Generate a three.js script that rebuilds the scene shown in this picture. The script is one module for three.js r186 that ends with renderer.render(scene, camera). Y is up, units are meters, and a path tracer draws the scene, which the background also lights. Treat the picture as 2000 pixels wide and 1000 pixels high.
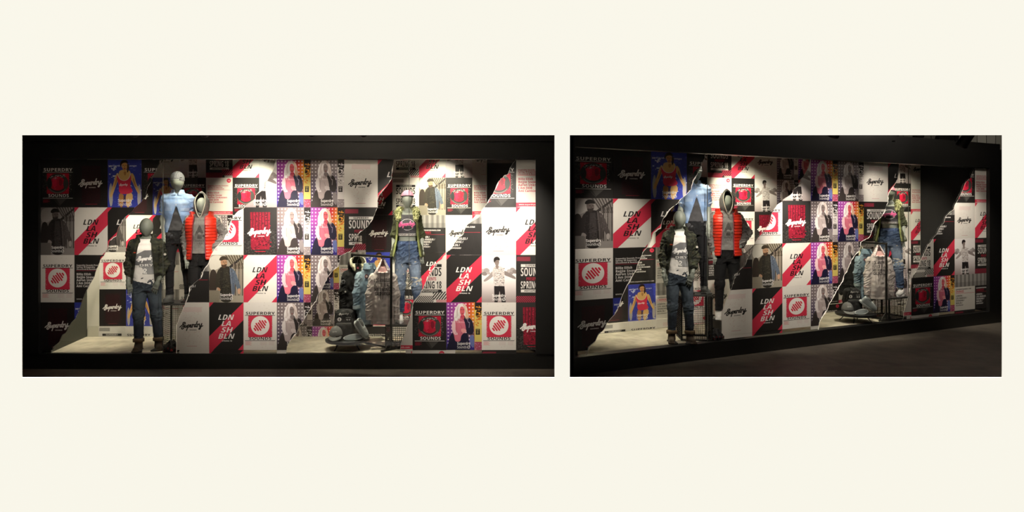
import * as THREE from 'three';
import { mergeGeometries } from 'three/addons/utils/BufferGeometryUtils.js';
import { RoundedBoxGeometry } from 'three/addons/geometries/RoundedBoxGeometry.js';
import { Brush, Evaluator, SUBTRACTION } from 'three-bvh-csg';
import { createNoise3D } from 'simplex-noise';

// ---------------------------------------------------------------- camera, sun, exposure
const EYE = 2.084, F = 1300, PX = 1000, PY = 417;         // eye height, focal length and principal point on the 2000 x 1000 frame
const scene = new THREE.Scene();
scene.background = new THREE.Color(0x000000);
const camera = new THREE.PerspectiveCamera(2 * Math.atan(583 / F) * 180 / Math.PI, 2, 0.1, 100);
camera.setViewOffset(2000, 1166, 0, 166, 2000, 1000);     // lens shifted down, verticals stay vertical
camera.position.set(0, EYE, 0);
camera.lookAt(0, EYE, -10);
const renderer = new THREE.WebGLRenderer({ antialias: true });
renderer.toneMapping = THREE.LinearToneMapping;
renderer.toneMappingExposure = 1.0;
renderer.shadowMap.enabled = true;

const addedSun = new THREE.DirectionalLight(0xffffff, 22.26);    // added light raking down the cream border to light it evenly
addedSun.position.set(0, 1 + 30 * Math.cos(0.14), -7 + 30 * Math.sin(0.14));
addedSun.target.position.set(0, 1, -7);
addedSun.castShadow = true;
Object.assign(addedSun.shadow.camera, { left: -12, right: 12, top: 6, bottom: -6, near: 1, far: 60 });
addedSun.shadow.mapSize.set(4096, 4096);
scene.add(addedSun, addedSun.target);

// ---------------------------------------------------------------- helpers
let seed = 20180;
const rnd = () => { seed = (seed * 1664525 + 1013904223) >>> 0; return seed / 4294967296; };
const noise = createNoise3D(rnd);
const names = new Map();
function numbered(n) { const k = names.get(n) || 0; names.set(n, k + 1); return k ? `${n}_${String(k).padStart(3, '0')}` : n; }
const pt = (px, py, d) => new THREE.Vector3((px - PX) * d / F, EYE + (PY - py) * d / F, -d);
function thing(name, label, category, pos = [0, 0, 0], turn = 0, group) {
  const o = new THREE.Group(); o.name = numbered(name); scene.add(o);
  o.position.set(...(pos.isVector3 ? pos.toArray() : pos)); o.rotation.y = turn;
  o.userData = { label, category }; if (group) o.userData.group = group;
  return o;
}
function part(name, geo, mat, parent, label) {
  const m = new THREE.Mesh(geo, mat); m.name = name; m.castShadow = m.receiveShadow = true; parent.add(m);
  if (label) m.userData.label = label;
  return m;
}
function solo(name, geo, mat, label, category, group) {
  const m = part(numbered(name), geo, mat, scene); m.userData = { label, category }; if (group) m.userData.group = group; return m;
}
function struct(name, geo, mat) { const m = part(name, geo, mat, scene); m.userData.kind = 'structure'; return m; }
function copy(o, label, pos, turn, s) {
  const c = o.clone(); c.name = numbered(o.name.replace(/_\d{3}$/, '')); scene.add(c);
  c.userData = { ...o.userData, label }; c.position.copy(pos); c.rotation.y = turn; if (s) c.scale.setScalar(s);
  return c;
}
const lin = (hex) => { const c = new THREE.Color(hex); return [c.r, c.g, c.b]; };
const M = (color, roughness = 0.7, o = {}) => new THREE.MeshStandardMaterial({ color, roughness, ...o });
const box = (w, h, d, x = 0, y = 0, z = 0) => new THREE.BoxGeometry(w, h, d).translate(x, y, z);
const rbox = (w, h, d, r, x = 0, y = 0, z = 0) => new RoundedBoxGeometry(w, h, d, 2, r).translate(x, y, z);
function tube(pts, r, seg = 8, n = 24, closed = false) {
  return new THREE.TubeGeometry(new THREE.CatmullRomCurve3(pts.map((p) => new THREE.Vector3(...p)), closed, 'catmullrom', 0.3), n, r, seg, closed);
}
function rod(a, b, r, seg = 8) {
  const A = new THREE.Vector3(...a), B = new THREE.Vector3(...b), L = A.distanceTo(B);
  const g = new THREE.CylinderGeometry(r, r, L, seg);
  g.applyQuaternion(new THREE.Quaternion().setFromUnitVectors(new THREE.Vector3(0, 1, 0), B.clone().sub(A).normalize()));
  return g.translate(...A.add(B).multiplyScalar(0.5).toArray());
}
const merge = (list) => mergeGeometries(list.map((g) => { const n = g.index ? g.toNonIndexed() : g; return n; }));

// ---------------------------------------------------------------- signed distance modelling
const mix = (a, b, t) => a + (b - a) * t, clamp = (v, a, b) => Math.min(b, Math.max(a, v));
const smin = (a, b, k) => { const h = Math.max(k - Math.abs(a - b), 0) / k; return Math.min(a, b) - h * h * k * 0.25; };
const smooth = (a, b, v) => { const t = clamp((v - a) / (b - a), 0, 1); return t * t * (3 - 2 * t); };
function cone(x, y, z, a, b, grow = 0) {                   // capsule between [x, y, z, r] joints whose radius runs from one to the other
  const dx = b[0] - a[0], dy = b[1] - a[1], dz = b[2] - a[2];
  const t = clamp(((x - a[0]) * dx + (y - a[1]) * dy + (z - a[2]) * dz) / (dx * dx + dy * dy + dz * dz), 0, 1);
  return Math.hypot(x - a[0] - dx * t, y - a[1] - dy * t, z - a[2] - dz * t) - mix(a[3], b[3], t) - grow;
}
function limb(x, y, z, j, grow = 0, k = 0.02) { let d = 9; for (let i = 1; i < j.length; i++) d = smin(d, cone(x, y, z, j[i - 1], j[i], grow), k); return d; }
const ell = (x, y, z, c, r) => { const k = Math.hypot((x - c[0]) / r[0], (y - c[1]) / r[1], (z - c[2]) / r[2]); return (k - 1) * Math.min(...r); };
const sbox = (x, y, z, c, h, r) => { const qx = Math.abs(x - c[0]) - h[0] + r, qy = Math.abs(y - c[1]) - h[1] + r, qz = Math.abs(z - c[2]) - h[2] + r;
  return Math.hypot(Math.max(qx, 0), Math.max(qy, 0), Math.max(qz, 0)) + Math.min(Math.max(qx, qy, qz), 0) - r; };
function trunk(x, y, z, prof, grow = 0) {                  // stacked ellipses [y, half width, half depth, z]
  const n = prof.length; let i = 0; while (i < n - 2 && y > prof[i + 1][0]) i++;
  const p = prof[i], q = prof[i + 1], t = smooth(p[0], q[0], y);
  const a = mix(p[1], q[1], t) + grow, b = mix(p[2], q[2], t) + grow, cz = mix(p[3], q[3], t);
  const e = Math.pow(Math.pow(Math.abs(x / a), 2.3) + Math.pow(Math.abs((z - cz) / b), 2.3), 1 / 2.3);
  return Math.max((e - 1) * Math.min(a, b), prof[0][0] - grow - y, y - prof[n - 1][0] - grow);
}
function surf(f, lo, hi, cell, paint) {                    // surface nets
  const nx = Math.ceil((hi[0] - lo[0]) / cell) + 1, ny = Math.ceil((hi[1] - lo[1]) / cell) + 1, nz = Math.ceil((hi[2] - lo[2]) / cell) + 1;
  const v = new Float32Array(nx * ny * nz), id = new Int32Array(nx * ny * nz).fill(-1), at = (i, j, k) => (k * ny + j) * nx + i;
  for (let k = 0; k < nz; k++) for (let j = 0; j < ny; j++) for (let i = 0; i < nx; i++) v[at(i, j, k)] = f(lo[0] + i * cell, lo[1] + j * cell, lo[2] + k * cell);
  const P = [], I = [];
  const E = [[0, 1], [2, 3], [4, 5], [6, 7], [0, 2], [1, 3], [4, 6], [5, 7], [0, 4], [1, 5], [2, 6], [3, 7]];
  const g = new Float32Array(8);
  for (let k = 0; k < nz - 1; k++) for (let j = 0; j < ny - 1; j++) for (let i = 0; i < nx - 1; i++) {
    let neg = 0;
    for (let c = 0; c < 8; c++) { g[c] = v[at(i + (c & 1), j + ((c >> 1) & 1), k + (c >> 2))]; if (g[c] < 0) neg++; }
    if (!neg || neg === 8) continue;
    let sx = 0, sy = 0, sz = 0, n = 0;
    for (const [a, b] of E) if ((g[a] < 0) !== (g[b] < 0)) {
      const t = g[a] / (g[a] - g[b]);
      sx += mix(a & 1, b & 1, t); sy += mix((a >> 1) & 1, (b >> 1) & 1, t); sz += mix(a >> 2, b >> 2, t); n++;
    }
    id[at(i, j, k)] = P.length / 3;
    P.push(lo[0] + (i + sx / n) * cell, lo[1] + (j + sy / n) * cell, lo[2] + (k + sz / n) * cell);
  }
  const quad = (a, b, c, d, flip) => { if (a < 0 || b < 0 || c < 0 || d < 0) return; flip ? I.push(a, c, b, a, d, c) : I.push(a, b, c, a, c, d); };
  for (let k = 1; k < nz - 1; k++) for (let j = 1; j < ny - 1; j++) for (let i = 1; i < nx - 1; i++) {
    const s = v[at(i, j, k)] < 0;
    if (s !== v[at(i + 1, j, k)] < 0) quad(id[at(i, j - 1, k - 1)], id[at(i, j, k - 1)], id[at(i, j, k)], id[at(i, j - 1, k)], !s);
    if (s !== v[at(i, j + 1, k)] < 0) quad(id[at(i - 1, j, k - 1)], id[at(i - 1, j, k)], id[at(i, j, k)], id[at(i, j, k - 1)], !s);
    if (s !== v[at(i, j, k + 1)] < 0) quad(id[at(i - 1, j - 1, k)], id[at(i, j - 1, k)], id[at(i, j, k)], id[at(i - 1, j, k)], !s);
  }
  const n = P.length / 3, N = new Float32Array(P.length), UV = new Float32Array(n * 2), C = paint ? new Float32Array(P.length) : null, e = cell * 0.5;
  for (let i = 0; i < n; i++) {
    const x = P[3 * i], y = P[3 * i + 1], z = P[3 * i + 2];
    let a = f(x + e, y, z) - f(x - e, y, z), b = f(x, y + e, z) - f(x, y - e, z), c = f(x, y, z + e) - f(x, y, z - e);
    const l = Math.hypot(a, b, c) || 1; N[3 * i] = a / l; N[3 * i + 1] = b / l; N[3 * i + 2] = c / l;
    UV[2 * i] = x + z * 0.7; UV[2 * i + 1] = y;
    if (C) C.set(paint(x, y, z), 3 * i);
  }
  const geo = new THREE.BufferGeometry();
  geo.setAttribute('position', new THREE.Float32BufferAttribute(P, 3));
  geo.setAttribute('normal', new THREE.BufferAttribute(N, 3));
  geo.setAttribute('uv', new THREE.BufferAttribute(UV, 2));
  if (C) geo.setAttribute('color', new THREE.BufferAttribute(C, 3));
  geo.setIndex(I);
  return geo;
}
function patch(f, x0, x1, y0, y1, off, nx = 14, ny = 14, skew = 0) {   // a piece of cloth or print lying on the front of a modelled surface
  const P = [], UV = [], I = [];
  for (let j = 0; j <= ny; j++) for (let i = 0; i <= nx; i++) {
    const u = i / nx, w = j / ny, x = mix(x0, x1, u), y = mix(y0, y1, w) + skew * (u - 0.5);
    let z = 0.4; while (z > -0.2 && f(x, y, z) > 0) z -= 0.004;
    let a = z, b = z + 0.004; for (let k = 0; k < 6; k++) { const m = (a + b) / 2; if (f(x, y, m) > 0) b = m; else a = m; }
    P.push(x, y, b + off); UV.push(u, w);
    if (i < nx && j < ny) { const q = j * (nx + 1) + i; I.push(q, q + 1, q + nx + 2, q, q + nx + 2, q + nx + 1); }
  }
  const g = new THREE.BufferGeometry();
  g.setAttribute('position', new THREE.Float32BufferAttribute(P, 3)); g.setAttribute('uv', new THREE.Float32BufferAttribute(UV, 2));
  g.setIndex(I); g.computeVertexNormals(); return g;
}
const VC = (roughness = 0.85, o = {}) => new THREE.MeshPhysicalMaterial({ color: 0xffffff, vertexColors: true, roughness, ...o });

// ---------------------------------------------------------------- printed artwork (flat print on posters and garments)
function canvasTex(w, h, draw, sx, sy) {
  const c = document.createElement('canvas'); c.width = w; c.height = h;
  const g = c.getContext('2d'); g.scale(w / sx, h / sy); draw(g);
  const t = new THREE.CanvasTexture(c); t.colorSpace = THREE.SRGBColorSpace; t.magFilter = THREE.LinearFilter; t.anisotropy = 8; return t;
}
const RED = '#d3344e', INK = '#1a1817', PAPER = '#e9e5dc';
function fit(g, text, x, y, w, h, color, slant = 0) {       // text stretched to a box: x, y is the lower left corner
  g.save(); g.fillStyle = color; g.font = 'bold 40px sans-serif'; const m = g.measureText(text).width;
  g.translate(x, y); g.transform(w / m, 0, -slant * h / 28.6, h / 28.6, 0, 0); g.fillText(text, 0, 0); g.restore();
}
function blob(g, pts, color) {
  const n = pts.length; g.fillStyle = color; g.beginPath();
  g.moveTo((pts[n - 1][0] + pts[0][0]) / 2, (pts[n - 1][1] + pts[0][1]) / 2);
  for (let i = 0; i < n; i++) { const p = pts[i], q = pts[(i + 1) % n]; g.quadraticCurveTo(p[0], p[1], (p[0] + q[0]) / 2, (p[1] + q[1]) / 2); }
  g.fill();
}
function poly(g, pts, color) { g.fillStyle = color; g.beginPath(); pts.forEach((p, i) => (i ? g.lineTo(...p) : g.moveTo(...p))); g.closePath(); g.fill(); }
function curve(g, pts, w, color) {
  g.strokeStyle = color; g.lineWidth = w; g.lineCap = g.lineJoin = 'round'; g.beginPath(); g.moveTo(...pts[0]);
  for (let i = 1; i < pts.length - 1; i++) { const p = pts[i], q = pts[i + 1]; g.quadraticCurveTo(p[0], p[1], (p[0] + q[0]) / 2, (p[1] + q[1]) / 2); }
  g.lineTo(...pts[pts.length - 1]); g.stroke();
}
const fillBox = (g, x, y, w, h, c) => { g.fillStyle = c; g.fillRect(x, y, w, h); };
function specks(g, n, x0, y0, x1, y1, c, s = 1, seed0 = 7) {
  let q = seed0; const r = () => { q = (q * 1103515245 + 12345) & 0x7fffffff; return q / 0x7fffffff; };
  g.fillStyle = c; for (let i = 0; i < n; i++) g.fillRect(mix(x0, x1, r()), mix(y0, y1, r()), s * (0.4 + 2 * r()), s * (0.3 + 0.9 * r()));
}
const SCRIPT = [[[-6, 22], [0, 17], [10, 9], [18, 8], [17, 3], [11, 1], [6, 5], [8, 12], [13, 18], [12, 27], [6, 32], [1, 28], [5, 21], [14, 17], [17, 15]],
  [[18, 14], [16, 22], [19, 26], [23, 21], [26, 14], [24, 22], [27, 25], [30, 21]], [[31, 14], [29, 25], [25, 38]], [[30, 18], [35, 13], [39, 17], [36, 24], [30, 24]],
  [[38, 22], [45, 19], [44, 13], [40, 16], [39, 23], [44, 26], [49, 21]], [[50, 13], [51, 17], [49, 26]], [[51, 17], [55, 13], [58, 15]],
  [[66, 15], [60, 14], [58, 21], [61, 26], [66, 20]], [[71, 1], [66, 18], [66, 25], [70, 24]], [[73, 13], [74, 17], [72, 26]], [[74, 17], [77, 13], [80, 14]],
  [[82, 13], [81, 21], [84, 25], [89, 20], [92, 12]], [[92, 12], [89, 27], [84, 38], [79, 35], [86, 27], [97, 22]]];
function script(g, x, y, w, color, lw = 3.6, sub = true) {
  g.save(); g.translate(x, y); g.rotate(-0.06); g.scale(w / 100, w / 100); g.transform(1, 0, -0.12, 1, 0, 0);
  for (const s of SCRIPT) curve(g, s, lw, color);
  g.restore();
  if (sub) fit(g, 'SOUNDS', x + w * 0.36, y + w * 0.37, w * 0.32, w * 0.045, color);
}
function logo(g, x, y, w, color = '#f4f2ee') {              // two-line lettering at the foot of the photo posters
  fit(g, 'Superdry', x, y, w, w * 0.21, color); 
  g.save(); g.font = '40px sans-serif'; g.fillStyle = color; const m = g.measureText('Sounds').width; g.translate(x, y + w * 0.27); g.scale(w * 0.72 / m, w * 0.21 / 28.6); g.fillText('Sounds', 0, 0); g.restore();
  g.strokeStyle = color; g.lineWidth = w * 0.035; g.beginPath(); g.arc(x + w * 0.86, y + w * 0.18, w * 0.1, 0, 7); g.stroke();
  curve(g, [[x + w * 0.8, y + w * 0.2], [x + w * 0.85, y + w * 0.22], [x + w * 0.93, y + w * 0.12]], w * 0.03, color);
}
function bars(g, cx, cy, r, color) {                        // seven slanting sound bars
  g.save(); g.translate(cx, cy); g.rotate(-0.62); g.lineCap = 'round'; g.strokeStyle = color; g.lineWidth = r * 0.17;
  [0.18, 0.42, 0.62, 0.48, 0.66, 0.4, 0.16].forEach((h, i) => { const x = (i - 3) * r * 0.25; g.beginPath(); g.moveTo(x, -h * r * 0.72); g.lineTo(x, h * r * 0.72); g.stroke(); });
  g.restore();
}
function stripes(g, x, y, w, h, n, color, lean = 0.8) {
  g.save(); g.beginPath(); g.rect(x, y, w, h); g.clip();
  for (let i = -2; i < n; i++) { const a = x + (i * w) / n; poly(g, [[a, y + h], [a + h * lean, y], [a + h * lean + (w / n) * 0.5, y], [a + (w / n) * 0.5, y + h]], color); }
  g.restore();
}
const ART = {
  headphones(g) {
    fillBox(g, 0, 0, 100, 140, '#232120');
    fit(g, 'SUPERDRY', 8, 34, 86, 9, '#eeeae4'); fillBox(g, 6, 36, 89, 1.6, '#d8d3cc');
    fillBox(g, 18, 40, 66, 60, '#c41c3a'); specks(g, 60, 20, 40, 84, 100, '#e2506a', 1.6); specks(g, 40, 82, 42, 90, 98, '#8c8880', 1.3); specks(g, 50, 4, 44, 20, 96, '#4a4844', 2);
    g.strokeStyle = '#3b3a38'; g.lineWidth = 9; g.beginPath(); g.ellipse(50, 70, 28, 25, 0, 0, 7); g.stroke();
    g.strokeStyle = '#77746c'; g.lineWidth = 3; g.beginPath(); g.ellipse(50, 71, 29, 26, 0, 0.4, 2.7); g.stroke();
    blob(g, [[18, 60], [28, 52], [34, 66], [32, 84], [22, 86]], '#24292a'); blob(g, [[70, 54], [82, 58], [82, 82], [70, 88], [66, 70]], '#42433f');
    blob(g, [[36, 56], [46, 52], [48, 72], [42, 84], [35, 76]], '#e0244a'); blob(g, [[52, 58], [62, 54], [66, 72], [56, 80]], '#8d1630');
    specks(g, 26, 26, 44, 70, 56, '#b9b4ac', 2.4, 3);
    fit(g, 'SOUNDS', 22, 110, 62, 9, '#eeeae4'); fillBox(g, 6, 112.5, 89, 1.6, '#d8d3cc');
    poly(g, [[36, 114], [78, 114], [56, 136]], '#4c4a47'); poly(g, [[36, 114], [46, 114], [60, 138]], '#33312f');
    for (let i = 0; i < 4; i++) fillBox(g, 7, 117 + i * 2.6, 20 - (i % 2) * 5, 1.4, '#a3203a');
  },
  scriptDark(g) {
    fillBox(g, 0, 0, 100, 140, '#1f1b1b'); fillBox(g, 22, 18, 56, 110, '#2a1115'); specks(g, 240, 22, 18, 78, 126, '#3a161c', 1.6); specks(g, 70, 0, 90, 100, 140, '#2c2a29', 1.5, 5);
    script(g, 18, 58, 68, '#ece8e2', 5); for (let i = 0; i < 12; i++) fillBox(g, 33 + i * 3, 130, 2.2, 1.2, '#c92340');
  },
  scriptPale(g) {
    fillBox(g, 0, 0, 100, 140, '#dcd8d0'); specks(g, 160, 22, 12, 78, 122, '#d3c6bf', 2); fillBox(g, 22, 14, 56, 14, '#d9c9c4');
    script(g, 18, 58, 66, '#171515', 4.6); for (let i = 0; i < 10; i++) fillBox(g, 34 + i * 3, 128, 2.2, 1.2, '#b96a74');
  },
  scriptBrick(g) {
    fillBox(g, 0, 0, 100, 140, '#2d2b2a'); specks(g, 420, 0, 66, 100, 140, '#55514d', 2, 11); specks(g, 200, 0, 66, 100, 140, '#121111', 2.5, 4);
    poly(g, [[20, 14], [80, 14], [78, 124], [22, 124]], '#8e1b30'); specks(g, 380, 20, 16, 79, 122, '#c52d49', 2.2, 9); specks(g, 150, 20, 16, 79, 122, '#3d0d17', 2.4, 2);
    g.fillStyle = '#5a1422'; for (let i = 0; i < 6; i++) g.fillRect(26 + i * 9, 14, 3, 50 + (i % 3) * 12);
    script(g, 18, 62, 66, '#f4f1ec', 6.2); fillBox(g, 34, 129, 32, 1.8, '#d5233f');
  },
  swimmer(g) {
    fillBox(g, 0, 0, 100, 140, '#3842a6'); specks(g, 70, 0, 10, 100, 136, '#5a69c4', 3); specks(g, 14, 0, 14, 24, 60, '#cdd3e6', 5, 5); specks(g, 10, 62, 60, 100, 136, '#e8eaf2', 3, 8);
    fit(g, 'yesterday’s change', 2, 20, 84, 4.5, '#dfe2ee');
    const SK = '#e2b673', SH = '#bb8347';
    blob(g, [[2, 92], [10, 60], [16, 100], [14, 136], [6, 138]], '#b9b5b2'); blob(g, [[88, 90], [94, 66], [100, 96], [97, 138], [88, 136]], '#b9b5b2');
    blob(g, [[30, 36], [23, 46], [18, 66], [11, 88], [6, 104], [8, 114], [14, 106], [22, 84], [28, 66], [35, 52]], SK); blob(g, [[70, 36], [79, 46], [83, 66], [91, 84], [96, 98], [91, 102], [82, 86], [74, 66], [65, 52]], SK);
    blob(g, [[27, 50], [24, 62], [17, 84], [22, 78], [29, 62]], SH); blob(g, [[76, 50], [80, 66], [86, 82], [81, 80], [74, 62]], SH);
    blob(g, [[32, 34], [43, 29], [57, 29], [69, 34], [66, 60], [63, 84], [37, 84], [33, 58]], SK); blob(g, [[46, 34], [56, 34], [54, 44], [50, 48]], SH);
    blob(g, [[34, 96], [50, 104], [47, 126], [44, 140], [36, 140], [32, 116]], SH); blob(g, [[52, 100], [70, 94], [76, 110], [68, 128], [64, 140], [55, 140]], SK); blob(g, [[46, 104], [54, 104], [52, 128], [48, 128]], '#4a3550');
    blob(g, [[28, 42], [32, 54], [42, 62], [56, 62], [66, 52], [68, 40], [70, 60], [66, 78], [76, 92], [66, 100], [40, 102], [32, 92], [34, 76], [27, 56]], '#dc3450');
    curve(g, [[28, 40], [33, 55], [44, 62], [56, 61], [65, 52], [67, 38]], 1.6, '#eadfd8'); script(g, 36, 70, 24, '#f0e7e3', 5, false);
    blob(g, [[40, 10], [48, 4], [58, 10], [59, 24], [50, 34], [42, 24]], '#d0995f'); blob(g, [[42, 24], [50, 34], [57, 25], [50, 30]], SH); blob(g, [[36, 12], [42, 1], [56, 0], [62, 12], [58, 10], [50, 8], [41, 12], [38, 26]], '#2a1a14'); blob(g, [[58, 10], [64, 16], [62, 34], [57, 40], [57, 24]], '#3a241a');
    fillBox(g, 44, 16, 4, 1.2, '#3a2218'); fillBox(g, 52, 16, 4, 1.2, '#3a2218'); blob(g, [[46, 25], [50, 24], [54, 25], [50, 28]], '#8f3a2a'); fillBox(g, 49.4, 17, 1.4, 5, '#9a5f2c');
    logo(g, 30, 124, 42);
  },
  leather(g, tone) {
    const T = (a, b) => (tone ? b : a);
    fillBox(g, 0, 0, 100, 140, T('#8d8884', '#a19a8a')); blob(g, [[0, 2], [40, 0], [44, 26], [20, 46], [0, 44]], T('#b5b0ac', '#d6d2c4'));
    for (let i = 0; i < 7; i++) poly(g, [[46 + i * 8, 0], [50 + i * 8, 0], [76 + i * 5, 40], [72 + i * 5, 42]], T('#4e4846', '#57503f'));
    poly(g, [[50, 40], [100, 0], [100, 6], [52, 48]], '#2d2826'); for (let i = 0; i < 6; i++) fillBox(g, 70 + i * 5.2, 24, 2.6, 96, i % 2 ? T('#35302e', '#463c34') : T('#6d6764', '#8d7f72'));
    blob(g, [[0, 46], [20, 40], [26, 90], [10, 130], [0, 126]], T('#2a2524', '#3a322b')); fillBox(g, 0, 104, 30, 36, T('#6a6562', '#8a8373'));
    blob(g, [[28, 40], [40, 33], [58, 33], [68, 40], [70, 70], [66, 100], [70, 140], [30, 140], [33, 100], [26, 70]], T('#211d1d', '#2c2923'));
    blob(g, [[30, 38], [22, 52], [16, 76], [20, 96], [32, 102], [36, 94], [28, 80], [34, 58]], T('#2b2626', '#37332a')); blob(g, [[62, 36], [74, 44], [82, 64], [90, 88], [92, 100], [83, 104], [76, 86], [66, 62]], T('#4a4443', '#5d6876'));
    blob(g, [[58, 36], [70, 42], [74, 70], [76, 118], [66, 120], [62, 80]], T('#433d3c', '#566171')); poly(g, [[42, 40], [56, 40], [60, 96], [58, 128], [44, 128], [40, 90]], T('#3a3535', '#34322a'));
    specks(g, 70, 28, 46, 66, 130, T('#4c4646', '#565142'), 1.6); specks(g, 50, 30, 46, 64, 130, T('#151212', '#191713'), 1.8, 12); specks(g, 26, 68, 44, 86, 84, T('#6e6866', '#8793a0'), 1.2, 6); curve(g, [[60, 36], [66, 70], [66, 118]], 1.2, T('#6a6361', '#8a93a0'));
    blob(g, [[33, 14], [42, 11], [52, 16], [53, 27], [48, 36], [40, 36], [34, 28]], T('#6a605d', '#b08a6a')); blob(g, [[34, 27], [42, 30], [52, 25], [50, 35], [43, 40], [37, 36]], T('#352e2c', '#4d3a2c')); blob(g, [[28, 15], [34, 4], [47, 3], [54, 9], [55, 16], [45, 13], [35, 17]], T('#1b1818', '#3d3428'));
    fillBox(g, 40, 20, 4, 1.4, '#221a18'); fillBox(g, 47, 20, 4, 1.4, '#221a18'); poly(g, [[45, 20], [47, 27], [43.5, 27]], T('#4d4542', '#8a6a50'));
    blob(g, [[83, 100], [90, 97], [93, 108], [89, 117], [83, 113]], T('#a49c98', '#c49a7d')); blob(g, [[22, 94], [32, 98], [34, 106], [26, 106]], T('#8d8683', '#b38d70'));
    logo(g, 32, 122, 38);
  },
  citiesLight(g) { ART.cities(g, PAPER, INK); },
  cities(g, back = '#242220', ink = '#f1eee9') {
    fillBox(g, 0, 0, 100, 140, back); poly(g, [[0, 100], [100, 0], [100, 40], [40, 100], [0, 140]], RED);
    poly(g, [[0, 100], [72, 28], [100, 0], [100, 52], [12, 140], [0, 140]], RED); poly(g, [[0, 0], [13, 0], [0, 15]], RED); poly(g, [[100, 122], [100, 140], [84, 140]], RED);
    const t = [['LDN', 24, 46], ['LA', 33, 30], ['SH', 33, 34], ['BLN', 24, 48]]; t.forEach(([s, x, w], i) => fit(g, s, x, 51 + i * 18.6, w, 15.2, ink, 0.32));
    fit(g, 'SPRING 18', 37, 115, 30, 3.4, back === PAPER ? '#6a625e' : ink);
  },
  emblem(g) {
    fillBox(g, 0, 0, 100, 140, '#e4e0d9'); specks(g, 50, 0, 0, 100, 140, '#d6d0c8', 2);
    fillBox(g, 14, 38, 72, 64, RED); specks(g, 40, 12, 38, 17, 100, '#c0b3b0', 1); specks(g, 40, 83, 40, 88, 100, '#c0b3b0', 1);
    fit(g, 'SUPERDRY', 6, 36, 88, 8.4, INK); fillBox(g, 4, 37.6, 91, 1.4, INK);
    g.fillStyle = '#eeeae4'; g.beginPath(); g.arc(50, 68, 28, 0, 7); g.fill(); bars(g, 50, 68, 26, '#cf2540');
    fit(g, 'SOUNDS', 16, 110, 68, 8.4, INK); fillBox(g, 4, 112, 91, 1.3, INK);
    for (let i = 0; i < 5; i++) { fillBox(g, 5, 115 + i * 2.4, 19 - (i % 2) * 4, 1.1, '#d98a90'); fillBox(g, 50, 115 + i * 2.4, 20, 0.9, '#d9c6c4'); fillBox(g, 76, 115 + i * 2.4, 16, 0.9, '#d9c6c4'); }
  },
  names(g) { ART.lineup(g, '#242220', '#efece7', false); },
  namesPale(g) { ART.lineup(g, '#d9d5cd', '#b52a3e', true); },
  lineup(g, back, ink, band) {
    fillBox(g, 0, 0, 100, 140, back); g.fillStyle = RED; g.beginPath(); g.arc(86, 11, 8, 0, 7); g.fill(); fit(g, '18', 82, 14, 8, 5, back);
    fit(g, 'Superdry Sounds Presents', 6, 32, 78, 4.2, ink); fit(g, 'Spring 18 Superdry', 6, 38, 56, 4.2, ink); fit(g, 'Uncovered & Remixed', 6, 44, 62, 4.2, ink); fillBox(g, 5, 45.6, 90, 0.9, RED);
    ['Billie Eilish', 'Rejjie Snow', 'Aaron Unknown', 'I Am DDB', 'Ami Carmine'].forEach((s, i) => fit(g, s, 6, 60 + i * 8.8, [44, 54, 74, 42, 58][i], 6.6, ink));
    if (band) { fillBox(g, 0, 126, 100, 11, RED); poly(g, [[0, 136], [20, 136], [0, 140]], RED); fit(g, 'www.superdrysounds.com', 8, 134, 84, 4.6, '#f0d6d4'); } else fit(g, 'www.superdrysounds.com', 6, 132, 88, 4.4, '#d8d4ce');
  },
  blonde(g) { ART.stage(g, true); },
  blondeGrey(g) { ART.stage(g, false); },
  stage(g, hue) {
    const H = (a, b) => (hue ? a : b);
    const lg = g.createLinearGradient(0, 0, 80, 20); lg.addColorStop(0, H('#8d3fa0', '#75696c')); lg.addColorStop(0.45, H('#b0489a', '#8a7d7c')); lg.addColorStop(0.75, H('#cf2c33', '#83787a')); lg.addColorStop(1, H('#e8932c', '#8e8486')); fillBox(g, 0, 0, 80, 140, '#000'); g.fillStyle = lg; g.fillRect(0, 0, 80, 140);
    const l2 = g.createLinearGradient(0, 40, 0, 130); l2.addColorStop(0, 'rgba(40,30,110,0)'); l2.addColorStop(1, H('rgba(46,40,140,0.95)', 'rgba(60,50,54,0.9)')); g.fillStyle = l2; g.fillRect(0, 0, 80, 140);
    for (let i = 0; i < 8; i++) for (let j = 0; j < 13; j++) { const x = 5 + i * 10, y = 5 + j * 10.4; g.fillStyle = H('rgba(250,215,240,0.28)', 'rgba(240,235,235,0.22)'); g.beginPath(); g.arc(x, y, 3.2, 0, 7); g.fill(); g.fillStyle = H('#fbeaf6', '#efe9e9'); g.beginPath(); g.arc(x, y, 1.7, 0, 7); g.fill(); }
    const dark = H('#191633', '#37302f'), top = H('#d67286', '#b9aaa8'), topL = H('#f3cdd2', '#e6dedc');
    poly(g, [[0, 140], [10, 100], [20, 84], [40, 92], [60, 90], [68, 140]], dark);
    blob(g, [[20, 52], [30, 46], [46, 44], [58, 50], [62, 64], [60, 84], [46, 92], [41, 100], [40, 116], [24, 116], [22, 98], [16, 84], [15, 64]], top); blob(g, [[17, 56], [24, 50], [26, 68], [25, 82], [34, 94], [27, 99], [17, 88], [14, 70]], topL); curve(g, [[28, 60], [30, 76], [27, 92]], 1, H('#b3566c', '#8f827f')); curve(g, [[40, 66], [46, 78], [42, 92]], 1, H('#b3566c', '#8f827f')); curve(g, [[30, 50], [40, 54], [50, 50]], 1.2, H('#a94a60', '#84776f'));
    blob(g, [[22, 94], [40, 96], [38, 112], [24, 112]], H('#e0788c', '#c0b1af'));
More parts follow.
